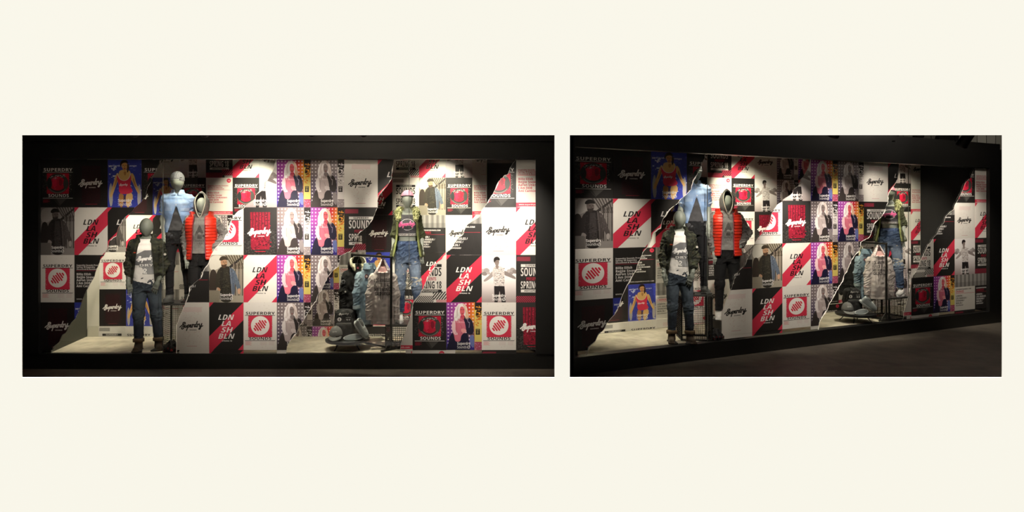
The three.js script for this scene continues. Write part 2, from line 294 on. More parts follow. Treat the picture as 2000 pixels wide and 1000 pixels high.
    blob(g, [[50, 38], [62, 42], [76, 56], [78, 92], [66, 96], [56, 88], [54, 66], [48, 48]], H('#1d1a34', '#2f2929')); curve(g, [[58, 46], [62, 62], [66, 56], [64, 74]], 1.6, H('#9c8fa8', '#a79e9c'));
    blob(g, [[64, 98], [78, 94], [80, 132], [68, 130]], H('#6d79b4', '#8b8384')); blob(g, [[40, 78], [50, 76], [58, 82], [54, 90], [44, 90]], H('#f0a3a4', '#cfc4c2')); 
    blob(g, [[23, 28], [27, 12], [36, 3], [46, 2], [55, 8], [60, 24], [60, 38], [54, 46], [50, 36], [40, 36], [38, 50], [32, 46], [29, 56], [24, 48], [20, 44]], '#efe7e6'); for (let i = 0; i < 9; i++) curve(g, [[26 + i * 1.3, 30], [22 + i * 1.7, 46], [21 + i * 2 + 2 * Math.sin(i * 3), 56 + 3 * Math.sin(i * 2)]], 1.2, i % 2 ? '#f3ecea' : '#d5c8c4'); for (let i = 0; i < 6; i++) curve(g, [[56 + i * 0.6, 22], [58 + i * 0.9, 38], [55 + i * 1.6, 48 + 2 * Math.sin(i * 2)]], 1, i % 2 ? H('#f3c795', '#e4dcda') : '#d9c9bf'); blob(g, [[22, 30], [30, 20], [34, 44], [30, 56], [22, 52]], '#fbf8f6'); blob(g, [[54, 16], [60, 30], [60, 44], [54, 46]], H('#f0b26a', '#d9d1cf'));
    blob(g, [[38, 14], [46, 11], [52, 20], [51, 34], [44, 42], [38, 32]], H('#d8616a', '#8d807d')); fillBox(g, 40, 21, 4, 1.3, '#3a1d24'); fillBox(g, 46, 21, 4, 1.3, '#3a1d24'); blob(g, [[42, 33], [45, 32], [48, 33], [45, 35]], '#7d1f2d'); blob(g, [[42, 42], [52, 40], [50, 50], [42, 50]], H('#c9505c', '#857876'));
    for (let i = 0; i < 12; i++) { const w = 3 * Math.sin(i * 2.3); curve(g, [[40 - i, 4 + i * 0.8], [30 - i * 0.5 + w, 24], [34 - i + w, 40], [30 - i * 0.7 - w, 52]], 1.3, i % 3 ? '#f6f1ef' : '#cdbfbb'); if (i < 7) curve(g, [[46 + i * 1.6, 4 + i], [54 + i + w * 0.5, 22], [54 + i * 0.8 - w * 0.5, 46]], 1.1, i % 2 ? H('#f3c795', '#e4dcda') : '#c9b3a8'); }
    fit(g, 'LOS ANGELES', 30, 60, 22, 3, H('#f0b5bd', '#d5cac8'));
    logo(g, 30, 125, 38);
    fillBox(g, 80, 0, 20, 140, H('#d8c56a', '#d6d0cc')); fillBox(g, 80, 0, 20, 22, '#221a1c'); blob(g, [[84, 26], [92, 12], [100, 18], [98, 40], [88, 46], [82, 38]], H('#2d1d12', '#2b2626')); specks(g, 26, 81, 10, 98, 74, H('#f2a234', '#efeaea'), 3); specks(g, 16, 81, 40, 98, 70, H('#c96a22', '#8b8482'), 3, 3);
    fillBox(g, 83, 78, 12, 17, '#2a2420'); fillBox(g, 85, 80, 8, 1.6, H('#d8c56a', '#d6d0cc')); fillBox(g, 86, 84, 5, 8, H('#8a7d42', '#8f8987')); fillBox(g, 80, 116, 20, 24, H('#a84a63', '#8e8485')); specks(g, 20, 80, 118, 99, 140, H('#c783a4', '#b5abab'), 2.2, 6); fillBox(g, 79.4, 0, 0.9, 140, H('#e8b04c', '#d0c8c6'));
  },
  guitarist(g) {
    const lg = g.createLinearGradient(0, 0, 0, 140); lg.addColorStop(0, '#eae6e3'); lg.addColorStop(0.5, '#f3f0ee'); lg.addColorStop(0.7, '#d9d1cf'); lg.addColorStop(1, '#a29593'); g.fillStyle = lg; g.fillRect(0, 0, 100, 140);
    for (const [x, y, r, c] of [[4, 50, 12, '#c3bbb9'], [14, 46, 10, '#aaa19f'], [8, 56, 9, '#8d8482'], [20, 54, 6, '#b5adab'], [80, 48, 8, '#bab2b0'], [90, 44, 9, '#a59d9b'], [97, 50, 9, '#8b8280'], [86, 54, 7, '#9a918f']]) blob(g, [[x - r, y], [x - r * 0.6, y - r * 0.7], [x + r * 0.3, y - r * 0.8], [x + r, y], [x + r * 0.5, y + r * 0.6], [x - r * 0.6, y + r * 0.5]], c);
    blob(g, [[62, 46], [72, 48], [84, 56], [98, 64], [100, 72], [92, 70], [78, 64], [66, 60]], '#8c817e'); blob(g, [[30, 46], [24, 58], [10, 70], [4, 76], [8, 80], [22, 72], [36, 60]], '#a69b98');
    blob(g, [[34, 36], [44, 32], [56, 34], [66, 42], [66, 60], [67, 94], [34, 94], [35, 64], [29, 58]], '#d3cbc7'); specks(g, 90, 35, 38, 64, 92, '#8f8582', 2); specks(g, 50, 35, 38, 64, 92, '#f2efed', 2, 4);
    poly(g, [[36, 92], [66, 92], [70, 140], [58, 140], [52, 106], [46, 140], [37, 140]], '#241f20'); blob(g, [[37, 14], [44, 10], [51, 16], [50, 28], [45, 33], [38, 28]], '#8b7d77'); blob(g, [[34, 17], [36, 7], [46, 4], [53, 10], [52, 17], [46, 14], [39, 17], [37, 24]], '#211b1b');
    blob(g, [[40, 29], [48, 29], [50, 36], [45, 42], [40, 36]], '#8b7d77'); fillBox(g, 39.5, 19, 4, 1.2, '#352a28'); fillBox(g, 45.5, 19, 4, 1.2, '#352a28');
    logo(g, 30, 124, 40);
  },
  spring(g) { ART.season(g, '#262422', '#d9d5cf', '#b3304a'); },
  springPale(g) { ART.season(g, '#dedad2', '#191818', '#191818'); },
  season(g, back, ink, lines) {
    fillBox(g, 0, 0, 100, 140, back); fillBox(g, 14, 27, 72, 8.5, ink); fit(g, 'SUPERDRY', 27, 34, 46, 5.4, back);
    fit(g, 'SOUNDS', 13, 62, 73, 24, ink); fit(g, 'PRESENTS', 30, 75, 40, 9, '#b3243c'); fit(g, 'SPRING 18', 13, 99, 73, 21, ink); fillBox(g, 14, 102, 72, 8.5, ink); fit(g, '#MYSUPERDRY', 24, 108.6, 52, 5, back);
    stripes(g, 2, 5, 40, 13, 11, lines); stripes(g, 0, 121, 62, 19, 11, lines); stripes(g, 60, 108, 40, 24, 5, lines); stripes(g, 70, 132, 30, 8, 12, back === '#262422' ? ink : '#b3243c');
  },
  venues(g) { ART.tour(g, '#242221', '#efece8'); },
  venuesPale(g) { ART.tour(g, '#cfcbc2', '#2b2928'); },
  tour(g, back, ink) {
    fillBox(g, 0, 0, 100, 140, back); const lg = g.createLinearGradient(0, 0, 100, 0); for (let i = 0; i <= 10; i++) lg.addColorStop(i / 10, i % 2 ? '#6f6c68' : '#a9a6a0'); g.fillStyle = lg; g.fillRect(0, 0, 100, 48);
    for (let i = 0; i < 60; i++) { g.fillStyle = 'rgba(30,30,30,0.35)'; g.fillRect(0, 30 + i * 0.3, 100, 0.12); }
    fit(g, 'SUPERDRYSOUNDS.COM', 5, 60, 76, 5, ink); fit(g, 'CHANGES', 5, 70, 40, 8, '#b5243b'); fillBox(g, 4, 73, 92, 1, '#b5243b');
    ['LONDON /', 'LOS ANGELES /', 'SHANGHAI /', 'BERLIN /'].forEach((s, i) => fit(g, s, 6, 86 + i * 9.4, [34, 54, 42, 32][i], 6.6, ink)); fit(g, '@SUPERDRY', 6, 122, 36, 4.4, ink);
  },
};
const wrinkle = (() => {
  const n = 256, d = new Uint8Array(n * n * 4);
  for (let j = 0; j < n; j++) for (let i = 0; i < n; i++) {
    const a = noise(i / 60, j / 90, 1) * 0.6 + noise(i / 18, j / 30, 4) * 0.25, v = 128 + a * 90; d.set([v, v, v, 255], (j * n + i) * 4);
  }
  const t = new THREE.DataTexture(d, n, n); t.magFilter = THREE.LinearFilter; t.wrapS = t.wrapT = THREE.RepeatWrapping; t.needsUpdate = true; return t;
})();
const posterMat = {};
const KIND = { A: ['headphones', 'black headphones'], B: ['scriptDark', 'dark script'], P: ['scriptPale', 'pale script'], R: ['scriptBrick', 'red brick'], C: ['swimmer', 'blue swimmer'], D: ['leather', 'leather jacket'], d: ['leather', 'denim sleeve'],
  E: ['citiesLight', 'white city'], e: ['cities', 'black city'], L: ['emblem', 'soundbar emblem'], N: ['names', 'black lineup'], n: ['namesPale', 'pale lineup'], H: ['blonde', 'purple blonde'], h: ['blondeGrey', 'grey blonde'],
  I: ['guitarist', 'guitarist photo'], J: ['spring', 'black season'], j: ['springPale', 'white season'], K: ['venues', 'black venues'], k: ['venuesPale', 'pale venues'] };
function posterMaterial(k) {
  if (!posterMat[k]) posterMat[k] = M(0xffffff, 0.5, { map: canvasTex(280, 392, (g) => ART[KIND[k][0]](g, k === 'd' ? true : undefined), 100, 140), bumpMap: wrinkle, bumpScale: 0.0025 });
  return posterMat[k];
}

// ---------------------------------------------------------------- the setting
const BLACK = M('#1a1a19', 0.4), MATT = M('#0b0b0b', 0.95), CREAM = M(new THREE.Color().setRGB(0.95, 0.9237, 0.8165), 1);
function slab(name, pts, y0, y1, mat) {                     // plan outline in [x, distance] metres, from height y0 to y1
  const s = new THREE.Shape(pts.map(([x, d]) => new THREE.Vector2(x, d)));
  const g = new THREE.ExtrudeGeometry(s, { depth: y1 - y0, bevelEnabled: false }); g.rotateX(-Math.PI / 2); g.translate(0, y0, 0);
  return struct(name, g, mat);
}
{
  const s = new THREE.Shape([[-10, -1.6], [10, -1.6], [10, 6], [-10, 6]].map((p) => new THREE.Vector2(...p)));
  for (const [a, b] of [[43.3, 1083], [1113, 1956.7]]) {
    const A = pt(a, 737, 7), B = pt(b, 264, 7), h = new THREE.Path();
    h.moveTo(A.x, A.y); h.lineTo(B.x, A.y); h.lineTo(B.x, B.y); h.lineTo(A.x, B.y); h.closePath(); s.holes.push(h);
  }
  struct('added_cream_border', new THREE.ExtrudeGeometry(s, { depth: 0.006, bevelEnabled: false }).translate(0, 0, -7.006), CREAM);  // added: plain cream border built as a thin sheet with two openings
}
function mottled(n, c1, c2, scale, rep, rough) {            // poured floor: cloudy tone with scuffs
  const d = new Uint8Array(n * n * 4), a = new THREE.Color(c1), b = new THREE.Color(c2), q = new THREE.Color();
  for (let j = 0; j < n; j++) for (let i = 0; i < n; i++) {
    let v = 0.5 + 0.35 * noise(i / scale, j / scale, 2) + 0.2 * noise(i / scale * 3.1, j / scale * 2.7, 5) + 0.08 * noise(i / 3, j / 3, 9);
    if (Math.abs(noise(i / scale * 0.7, j / scale * 1.4, 12)) < 0.012) v -= 0.35;
    q.lerpColors(a, b, clamp(v, 0, 1)).convertLinearToSRGB(); d.set([q.r * 255, q.g * 255, q.b * 255, 255], (j * n + i) * 4);
  }
  const t = new THREE.DataTexture(d, n, n); t.colorSpace = THREE.SRGBColorSpace; t.magFilter = THREE.LinearFilter; t.wrapS = t.wrapT = THREE.RepeatWrapping; t.repeat.set(rep, rep); t.needsUpdate = true;
  return M(0xffffff, rough, { map: t });
}
const FLOOR = mottled(384, '#938c7c', '#c6bfa9', 60, 0.4, 0.7), HALL = mottled(512, '#3d3832', '#625b50', 70, 0.22, 0.6);
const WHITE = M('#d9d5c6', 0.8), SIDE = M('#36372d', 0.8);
const LD = 8.95, LB = 10.18, LF = 0.204, RF = 0.232;        // left window: glass, back wall, display floor; right window: display floor
const lx = (px, d = LD) => (px - PX) * d / F;
const RW = { th: Math.atan2(0.27692, 0.56363), x0: 0.78062, d0: 8.6, cw: Math.hypot(0.56363, 0.27692) };
RW.cx = Math.cos(RW.th); RW.sx = Math.sin(RW.th);
const rp = (u, n) => [RW.x0 + u * RW.cx + n * RW.sx, RW.d0 + u * RW.sx - n * RW.cx];  // along the right window, n metres in front of its glass
slab('floor', [[-8, 7.02], [8, 7.02], [13.5, 17], [-8, 17]], -0.2, 0, HALL);
slab('ceiling', [[-8.2, 7.02], [8.2, 7.02], [14, 17.2], [-8.2, 17.2]], 4.7, 4.9, MATT);  // out of view; keeps the raking light out of the hall
slab('unseen_wall_left', [[-8.2, 7.02], [-7.6, 7.02], [-7.6, 17.2], [-8.2, 17.2]], -0.2, 4.7, MATT);  // out of view; closes this side of the hall against stray light
slab('unseen_wall_right', [[6.4, 7.02], [6.6, 7.02], [13.4, 16.6], [13.2, 16.7]], -0.2, 4.7, MATT);  // out of view; shuts outside light from the right of the hall
slab('added_partition', [[0.48, 7.02], [0.58, 7.02], [0.855, 10.4], [0.72, 10.4]], 0, 4.7, MATT);  // added to keep light from spilling between the two windows
// left shop window
const LY = (py, d = LD) => EYE + (PY - py) * d / F;
slab('trim_1', [[-7.5, 8.9], [0.6, 8.9], [0.6, 9.0], [-7.5, 9.0]], LY(311), LY(278), BLACK);
slab('trim_2', [[-7.5, 8.885], [0.6, 8.885], [0.6, 9.0], [-7.5, 9.0]], LY(278) + 0.004, 3.43, BLACK);
slab('trim_3', [[-7.5, 8.9], [lx(80), 8.9], [lx(80), 9.0], [-7.5, 9.0]], LF, LY(311), BLACK);
slab('trim_4', [[lx(1046), 8.9], [0.6, 8.9], [0.6, 9.0], [lx(1046), 9.0]], LF, LY(311), BLACK);
slab('trim_5', [[-7.5, 8.92], [0.6, 8.92], [0.6, 9.0], [-7.5, 9.0]], 0, LF, BLACK);
slab('floor_display_left', [[-7.5, 9.0], [0.5, 9.0], [0.5, 10.4], [-7.5, 10.4]], 0.002, LF, FLOOR);
slab('ceiling_display_left', [[-7.5, 9.0], [0.6, 9.0], [0.6, 10.4], [-7.5, 10.4]], 3.37, 3.43, MATT);
slab('wall_display_left_back', [[-7.5, LB], [0.3, LB], [0.3, LB + 0.15], [-7.5, LB + 0.15]], LF, 3.37, WHITE);
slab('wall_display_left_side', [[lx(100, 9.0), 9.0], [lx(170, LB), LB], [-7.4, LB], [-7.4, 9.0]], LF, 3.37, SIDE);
slab('wall_display_left_end', [[lx(951, LB), LB], [lx(1046) + 0.02, 9.0], [0.45, 9.0], [0.45, LB]], LF, 3.37, MATT);
slab('trim_6', [[lx(171, LB - 0.02), LB - 0.02], [lx(950, LB - 0.02), LB - 0.02], [lx(950, LB - 0.02), LB], [lx(171, LB - 0.02), LB]], LF, LY(637, LB), M('#cbc7b4', 0.7));
// right shop window
const RY = (py) => EYE + (PY - py) * RW.d0 / F, rb = 1.2566, RU = 15.45 * RW.cw;
const rq = (u0, u1, n0, n1) => [rp(u0, n0), rp(u1, n0), rp(u1, n1), rp(u0, n1)];
slab('trim_7', rq(-0.02, RU, 0.06, -0.08), RY(287), 3.304, BLACK);
slab('trim_12', rq(-0.02, RU, -0.04, -0.08), 3.304, 3.43, BLACK);
slab('trim_8', rq(-0.02, 0.004, 0.06, -0.08), RF, RY(287), BLACK);
slab('trim_9', rq(14.6 * RW.cw, RU, 0.06, -0.08), RF, RY(287), BLACK);
slab('trim_10', rq(-0.02, RU, 0.06, -0.08), 0, RF, BLACK);
const rA = rp(0, -0.08), rD = rp(14.75 * RW.cw, -0.08), back = (X) => [X, 9.617 + 0.4913 * X];
slab('floor_display_right', [[0.84, 8.74], rD, back(8.9), back(0.98)], 0.002, RF, FLOOR);
slab('ceiling_display_right', [[0.84, 8.74], rp(RU, -0.08), back(9.4), back(0.98)], 3.37, 3.43, MATT);
slab('wall_display_right_back', [back(1.0), back(8.6), [8.6, back(8.6)[1] + 0.18], [1.0, back(1.0)[1] + 0.18]], RF, 3.37, WHITE);
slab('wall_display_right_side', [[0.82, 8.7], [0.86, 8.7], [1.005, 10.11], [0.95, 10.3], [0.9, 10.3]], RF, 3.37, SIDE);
slab('wall_display_right_end', [back(8.45), rp(14.62 * RW.cw, -0.08), rp(RU, -0.08), back(9.1)], RF, 3.37, MATT);
slab('trim_11', [[1.01, back(1.01)[1] - 0.03], [8.44, back(8.44)[1] - 0.03], [8.44, back(8.44)[1]], [1.01, back(1.01)[1]]], RF, 0.377, M('#cbc7b4', 0.7));
// hall seen over the right window: panelled upper wall and dark roof beams
{
  const w = slab('wall_back', [[-8, 16], [13.4, 16], [13.4, 16.6], [-8, 16.6]], 0, 4.7, M('#2a2a28', 0.9));
  const pm = [M('#a4a59d', 0.85), M('#989990', 0.85), M('#b0b1a8', 0.85)];
  for (let i = 0; i < 30; i++) { const x = lx(1440 + i * 18, 15.97); part('panel', box(0.205, 1.4, 0.04, x + 0.11, 3.98, -15.98), pm[i % 3], w); }
  const beam = (n, label, a, b, wd) => { const A = pt(...a), B = pt(...b), L = A.distanceTo(B), g = rbox(wd, L, 0.16, 0.01); const m = solo(n, g, M('#0e0e0e', 0.7), label, 'beam', 'black roof beams over the right window'); m.position.copy(A).lerp(B, 0.5); m.quaternion.setFromUnitVectors(new THREE.Vector3(0, 1, 0), B.sub(A).normalize()); };
  beam('roof_beam', 'upright black roof beam, leftmost of those above the right window', [1696, 292, 14.6], [1700, 225, 14.6], 0.155);
  beam('roof_beam', 'leaning black roof beam, second from the left above the right window', [1738, 300, 14.6], [1754, 225, 14.6], 0.15);
  beam('roof_beam', 'leaning black roof beam, third from the left above the right window', [1784, 300, 14.6], [1806, 225, 14.6], 0.16);
  beam('roof_beam', 'widest black roof beam above the right window, beside the spotlight', [1838, 310, 14.6], [1862, 225, 14.6], 0.42);
}

// ---------------------------------------------------------------- the torn outer poster layer and its holes
const COLS = [80, 146, 211, 277, 343, 409, 476, 541, 607, 672.5, 738, 806, 872, 941, 1008, 1074], ROWS = [312, 405, 498, 590.5, 683.5, 690.5];
const inv = (list, v) => { let i = 0; while (i < list.length - 2 && v > list[i + 1]) i++; return i + (v - list[i]) / (list[i + 1] - list[i]); };
const lerpList = (list, t) => { const i = clamp(Math.floor(t), 0, list.length - 2); return mix(list[i], list[i + 1], t - i); };
const WIN = [
  { side: 'left', th: 0, ux: (t) => lx(lerpList(COLS, t)) - lx(80), uy: (r) => LY(lerpList(ROWS, r)), at: (u, y, n) => new THREE.Vector3(lx(80) + u, y, -LD + n) },
  { side: 'right', th: RW.th, ux: (t) => t * RW.cw, uy: (r) => RY(lerpList([288, 387, 486.5, 587.5, 687, 695], r)), at: (u, y, n) => { const [x, d] = rp(u, n); return new THREE.Vector3(x, y, -d); } },
];
const TEAR = [
  [313, 308, 312, 320, 303, 338, 296, 355, 289, 366, 285, 385, 270, 400, 255, 417, 245, 425, 232, 444, 228, 462, 215, 470, 210, 488, 203, 500, 196, 508, 192, 520, 185, 540, 174, 561, 168, 572, 162, 585, 154, 610, 148, 622, 136, 636, 130, 648, 122, 655, 117, 667, 105, 678, 101, 694],
  [345, 694, 345.6, 634, 348, 629, 353, 614, 362, 595, 364, 589, 370, 571, 372, 559, 384, 550, 394, 542, 397, 530, 407, 516, 412, 500, 422, 484, 437, 469, 446, 455, 450, 438, 456, 425, 463, 415, 476, 407, 480, 402, 499, 388, 501, 380, 510, 374, 516, 368, 517, 358, 526, 348, 536, 330, 540, 308],
  [771, 308, 768, 322, 766, 336, 765, 350, 757, 362, 748, 372, 740, 382, 737, 392, 738, 405, 733, 415, 728, 428, 720, 440, 711, 448, 702, 455, 697, 468, 692, 480, 686, 490, 675, 495, 664, 501, 662, 519, 651, 528, 641, 540, 636, 550, 630, 563, 623, 572, 618, 588, 610, 597, 600, 614, 593, 626, 584, 640, 580, 651, 571, 660, 565, 669, 561, 677, 558, 694],
  [778, 694, 783, 672, 792, 650, 800, 625, 806, 600, 808, 589, 819, 576, 827, 563, 833, 548, 840, 537, 848, 524, 855, 511, 863, 506, 869, 497, 876, 490, 882, 486, 888, 474, 894, 466, 904, 458, 908, 448, 912, 440, 920, 434, 938, 422, 941, 412, 948, 402, 950, 398, 956, 388, 962, 380, 969, 366, 974, 354, 980, 348, 985, 343, 992, 340, 995, 332, 1000, 322, 1006, 314, 1009, 306],
].map((l) => {                                              // to column / row units, with ragged steps between the traced points
  const q = []; for (let i = 0; i < l.length; i += 2) q.push([inv(COLS, l[i]), inv(ROWS, l[i + 1])]);
  const out = [];
  for (let i = 0; i < q.length - 1; i++) for (let s = 0; s < 3; s++) { const f = s / 3, e = s ? 0.022 : 0.008; out.push([mix(q[i][0], q[i + 1][0], f) + (rnd() - 0.5) * e, mix(q[i][1], q[i + 1][1], f) + (rnd() - 0.5) * e]); }
  out.push(q[q.length - 1]); return out;
});
const HOLES = [[...TEAR[0], ...TEAR[1]], [...TEAR[2], ...TEAR[3]]];
const inside = (p, t, r) => { let c = false; for (let i = 0, j = p.length - 1; i < p.length; j = i++) if ((p[i][1] > r) !== (p[j][1] > r) && t < (p[j][0] - p[i][0]) * (r - p[i][1]) / (p[j][1] - p[i][1]) + p[i][0]) c = !c; return c; };
const FRONT = ['ABCA..IHhPe..An', 'DEe..FRhHJ..KPE', 'LN..KdEHh..jeIJ', 'BC..PeLh..nAHLR'];
const ORD = ['first', 'second', 'third', 'fourth', 'fifth', 'sixth', 'seventh', 'eighth', 'ninth', 'tenth', 'eleventh', 'twelfth', 'thirteenth', 'fourteenth', 'fifteenth'];
const ROWN = ['top row', 'second row', 'third row', 'fourth row'];
const evaluator = new Evaluator(); evaluator.useGroups = false; evaluator.attributes = ['position', 'normal', 'uv'];
function sheet(w, h, u1 = 1, v0 = 0) {                       // a sheet of paper; u1, v0 crop the print at its right and lower edge
  const g = new THREE.BoxGeometry(w, h, 0.003), uv = g.attributes.uv;
  for (let i = 0; i < uv.count; i++) uv.setXY(i, uv.getX(i) * u1, v0 + uv.getY(i) * (1 - v0));
  return g;
}
for (const w of WIN) {
  const holeGeo = HOLES.map((h) => new THREE.ExtrudeGeometry(new THREE.Shape(h.map(([t, r]) => new THREE.Vector2(w.ux(t), w.uy(r)))), { depth: 0.2, bevelEnabled: false }).translate(0, 0, -0.1));
  for (let r = 0; r < 4; r++) for (let c = 0; c < 15; c++) {
    let k = FRONT[r][c]; if (k === '.') k = { 1: 'F' }[0] || null;
    if (k === 'F') k = 'L';
    if (w.side === 'right' && r === 3 && c === 13) k = 'k'; if (w.side === 'right' && r === 3 && c === 14) k = 'K';
    if (!k) continue;
    const t1 = c === 14 ? 14.575 : c + 1, x0 = w.ux(c), x1 = w.ux(t1), y0 = w.uy(r + 1), y1 = w.uy(r), cx = (x0 + x1) / 2, cy = (y0 + y1) / 2;
    let geo = sheet(x1 - x0 - 0.001, y1 - y0 - 0.001, t1 - c), torn = false;
    for (let hI = 0; hI < 2; hI++) {
      const h = HOLES[hI]; let n = 0, tot = 0;
      for (let i = 0; i <= 12; i++) for (let j = 0; j <= 12; j++) { tot++; if (inside(h, mix(c, t1, i / 12), r + j / 12)) n++; }
      if (n === tot) geo = null;
      else if (n && geo) {
        const A = new Brush(geo), B = new Brush(holeGeo[hI].clone().translate(-cx, -cy, 0)); A.updateMatrixWorld(); B.updateMatrixWorld();
        const res = new Brush(); evaluator.evaluate(A, B, SUBTRACTION, res); geo = res.geometry; torn = true;
        geo.clearGroups();
      }
    }
    if (!geo || !geo.attributes.position.count) continue;
    const m = solo('poster', geo, posterMaterial(k), `${torn ? 'torn ' : ''}${KIND[k][1]} poster, ${ORD[c]} column, ${ROWN[r]} of the ${w.side} window's torn outer layer`, 'poster', `posters of the ${w.side} window's outer layer`);
    m.position.copy(w.at(cx, cy, 0.004 + 0.0012 * ((c * 7 + r * 3) % 3))); m.rotation.y = w.th;
  }
  // slivers of the next row along the foot of the glass
  [[4, 0.12, 'P'], [5, 0, 'e'], [7, 0, 'P'], [11, 0, 'n'], [12, 0, 'n'], [13, 0, 'J'], [10, 0.8, 'n']].forEach(([c, f, k], i) => {
    const t1 = c === 7 ? 7.28 : c === 12 ? 12.25 : c + 1, x0 = w.ux(c + f), x1 = w.ux(t1), y0 = w.uy(4.98), y1 = w.uy(4);
    const m = solo('poster', sheet(x1 - x0, y1 - y0, t1 - c, 0.92), posterMaterial(k), `narrow strip of a ${KIND[k][1]} poster along the foot of the ${w.side} window, ${ORD[c]} column`, 'poster', `poster strips along the foot of the ${w.side} window`);
    m.position.copy(w.at((x0 + x1) / 2, (y0 + y1) / 2, 0.004)); m.rotation.y = w.th;
  });
  // white fibres along each tear, curling off the glass
  const edge = M('#efece4', 0.9, { side: THREE.DoubleSide });
  TEAR.forEach((line, n) => {
    const P = [], I = [], s = [1, 1, 1, 1][n];
    const q = line.map(([t, r]) => [w.ux(t), w.uy(r)]);
    q.forEach(([x, y], i) => {
      const a = q[Math.max(0, i - 1)], b = q[Math.min(q.length - 1, i + 1)], l = Math.hypot(b[0] - a[0], b[1] - a[1]) || 1, nx = -(b[1] - a[1]) / l * s, ny = (b[0] - a[0]) / l * s;
      const k = Math.max(0.0006, 0.0012 + 0.009 * Math.max(0, noise(i * 0.31, n, 3)) + (i % 3 ? 0.0012 : 0));
      P.push(x - nx * k * 0.9, y - ny * k * 0.9, 0.0075, x, y, 0.0085 + k * 0.4, x + nx * k * 0.7, y + ny * k * 0.7, 0.011 + k * 0.8);
      if (i) { const o = (i - 1) * 3; I.push(o, o + 1, o + 4, o, o + 4, o + 3, o + 1, o + 2, o + 5, o + 1, o + 5, o + 4); }
    });
    const g = new THREE.BufferGeometry(); g.setAttribute('position', new THREE.Float32BufferAttribute(P, 3)); g.setIndex(I); g.computeVertexNormals();
    const m = solo('torn_paper_edge', g, edge, `frayed white paper edge, ${['left', 'right'][n % 2]} side of the ${w.side} window's tear showing ${n < 2 ? 'three mannequins' : 'the rack'}`, 'paper edge', `frayed tear edges on the ${w.side} window`);
    m.position.copy(w.at(0, 0, 0)); m.rotation.y = w.th;
  });
  // three panes with narrow joints
  const glass = new THREE.MeshPhysicalMaterial({ color: 0xffffff, roughness: 0.02, transmission: 1, thickness: 0, ior: 1.5 });
  const tj = [0, inv(COLS, 318), inv(COLS, 799), 14.575];
  for (let i = 0; i < 3; i++) {
    const x0 = w.ux(tj[i]) + 0.004, x1 = w.ux(tj[i + 1]) - 0.004, y0 = w.uy(4.98) + 0.002, y1 = w.uy(0);
    const m = struct(`window_${w.side === 'left' ? i + 1 : i + 4}`, new THREE.PlaneGeometry(x1 - x0, y1 - y0), glass); m.position.copy(w.at((x0 + x1) / 2, (y0 + y1) / 2, -0.004)); m.rotation.y = w.th;
    if (i) { const j = struct(`trim_${(w.side === 'left' ? 20 : 30) + i}`, box(0.0055, y1 - y0, 0.01), M('#4c4f4a', 0.4)); j.position.copy(w.at(w.ux(tj[i]), (y0 + y1) / 2, -0.004)); j.rotation.y = w.th; }
  }
}
// posters on the back walls of both displays: columns 0 to 14, rows from just under the ceiling to the floor
const BACK = ['BDPIJEPhHRnjEIP', 'KBCAnAIhEKejdAn', 'DEeKhLRPIJBRKPE', 'LNkjKDdkHkCjeIJ', 'BCkLPEehhNnAkhD', 'jLPnRkNhHNNLPjk'];
const LBX = (k) => lx(194.5 + 52 * k, LB), LBY = [347, 420, 492.5, 565, 637].map((p) => LY(p, LB)), RBY = [2.697, 2.117, 1.537, 0.957, 0.377];
const holeMetres = WIN.map((w) => HOLES.map((h) => h.map(([t, r]) => [w.ux(t), w.uy(r)])));
function seen(w, i, P) {                                    // is a point of the back wall in view through a tear, from the camera or a little to its side?
  const O = w.at(0, 0, 0), N = new THREE.Vector3(Math.sin(w.th), 0, Math.cos(w.th)), U = new THREE.Vector3(Math.cos(w.th), 0, -Math.sin(w.th));
  return [-0.4, 0, 0.4].some((dx) => {
    const C = new THREE.Vector3(dx, EYE, 0), d = P.clone().sub(C), k = O.clone().setY(EYE).sub(C).dot(N) / d.dot(N), Q = C.addScaledVector(d, k);
    return holeMetres[i].some((h) => inside(h, Q.clone().sub(O).dot(U), Q.y));
  });
}
for (const side of ['left', 'right']) {
  const L = side === 'left', ys = L ? LBY : RBY, fl = L ? LF : RF, ph = ys[0] - ys[1];
  for (let r = 0; r < 6; r++) for (let k = 0; k < 15; k++) {
    const x0 = L ? LBX(k) : 3.293 + 0.487 * (k - 4), x1 = L ? LBX(k + 1) : x0 + 0.487, wd = L ? x1 - x0 : (x1 - x0) / RW.cx;
    const y1 = r ? ys[r - 1] : ys[0] + ph, y0 = r === 5 ? fl + 0.004 : ys[r], v0 = r === 5 ? 1 - (y1 - y0) / ph : 0;
    const crop = k === 14 ? (L ? (lx(950, LB) - x0) / wd : (8.44 - x0) / (x1 - x0)) : 1, x2 = mix(x0, x1, crop), kind = BACK[r][k];
    const vis = []; for (let a = 0; a <= 6; a++) for (let b = 0; b <= 6; b++) { const X = mix(x0, x2, a / 6), Y = mix(y0, y1, b / 6); vis.push(new THREE.Vector3(X, Y, L ? -LB : -(9.617 + 0.4913 * X))); }
    if (!vis.some((p) => seen(WIN[L ? 0 : 1], L ? 0 : 1, p))) continue;
    const m = solo('poster', sheet(wd * crop - 0.001, y1 - y0 - 0.001, crop, v0), posterMaterial(kind), `${KIND[kind][1]} poster, ${ORD[k]} column, ${['top', 'second', 'third', 'fourth', 'fifth', 'lowest'][r]} row of the ${side} window's inner back wall`, 'poster', `posters on the ${side} window's back wall`);
    const zo = r === 5 ? 0.034 : 0.003;
    const X = (x0 + x2) / 2; m.position.set(X + (L ? 0 : zo * RW.sx), (y0 + y1) / 2, L ? -LB + (r === 5 ? 0.0225 : 0.003) : -(9.617 + 0.4913 * X) + zo * RW.cx); m.rotation.y = L ? 0 : RW.th;
  }
}

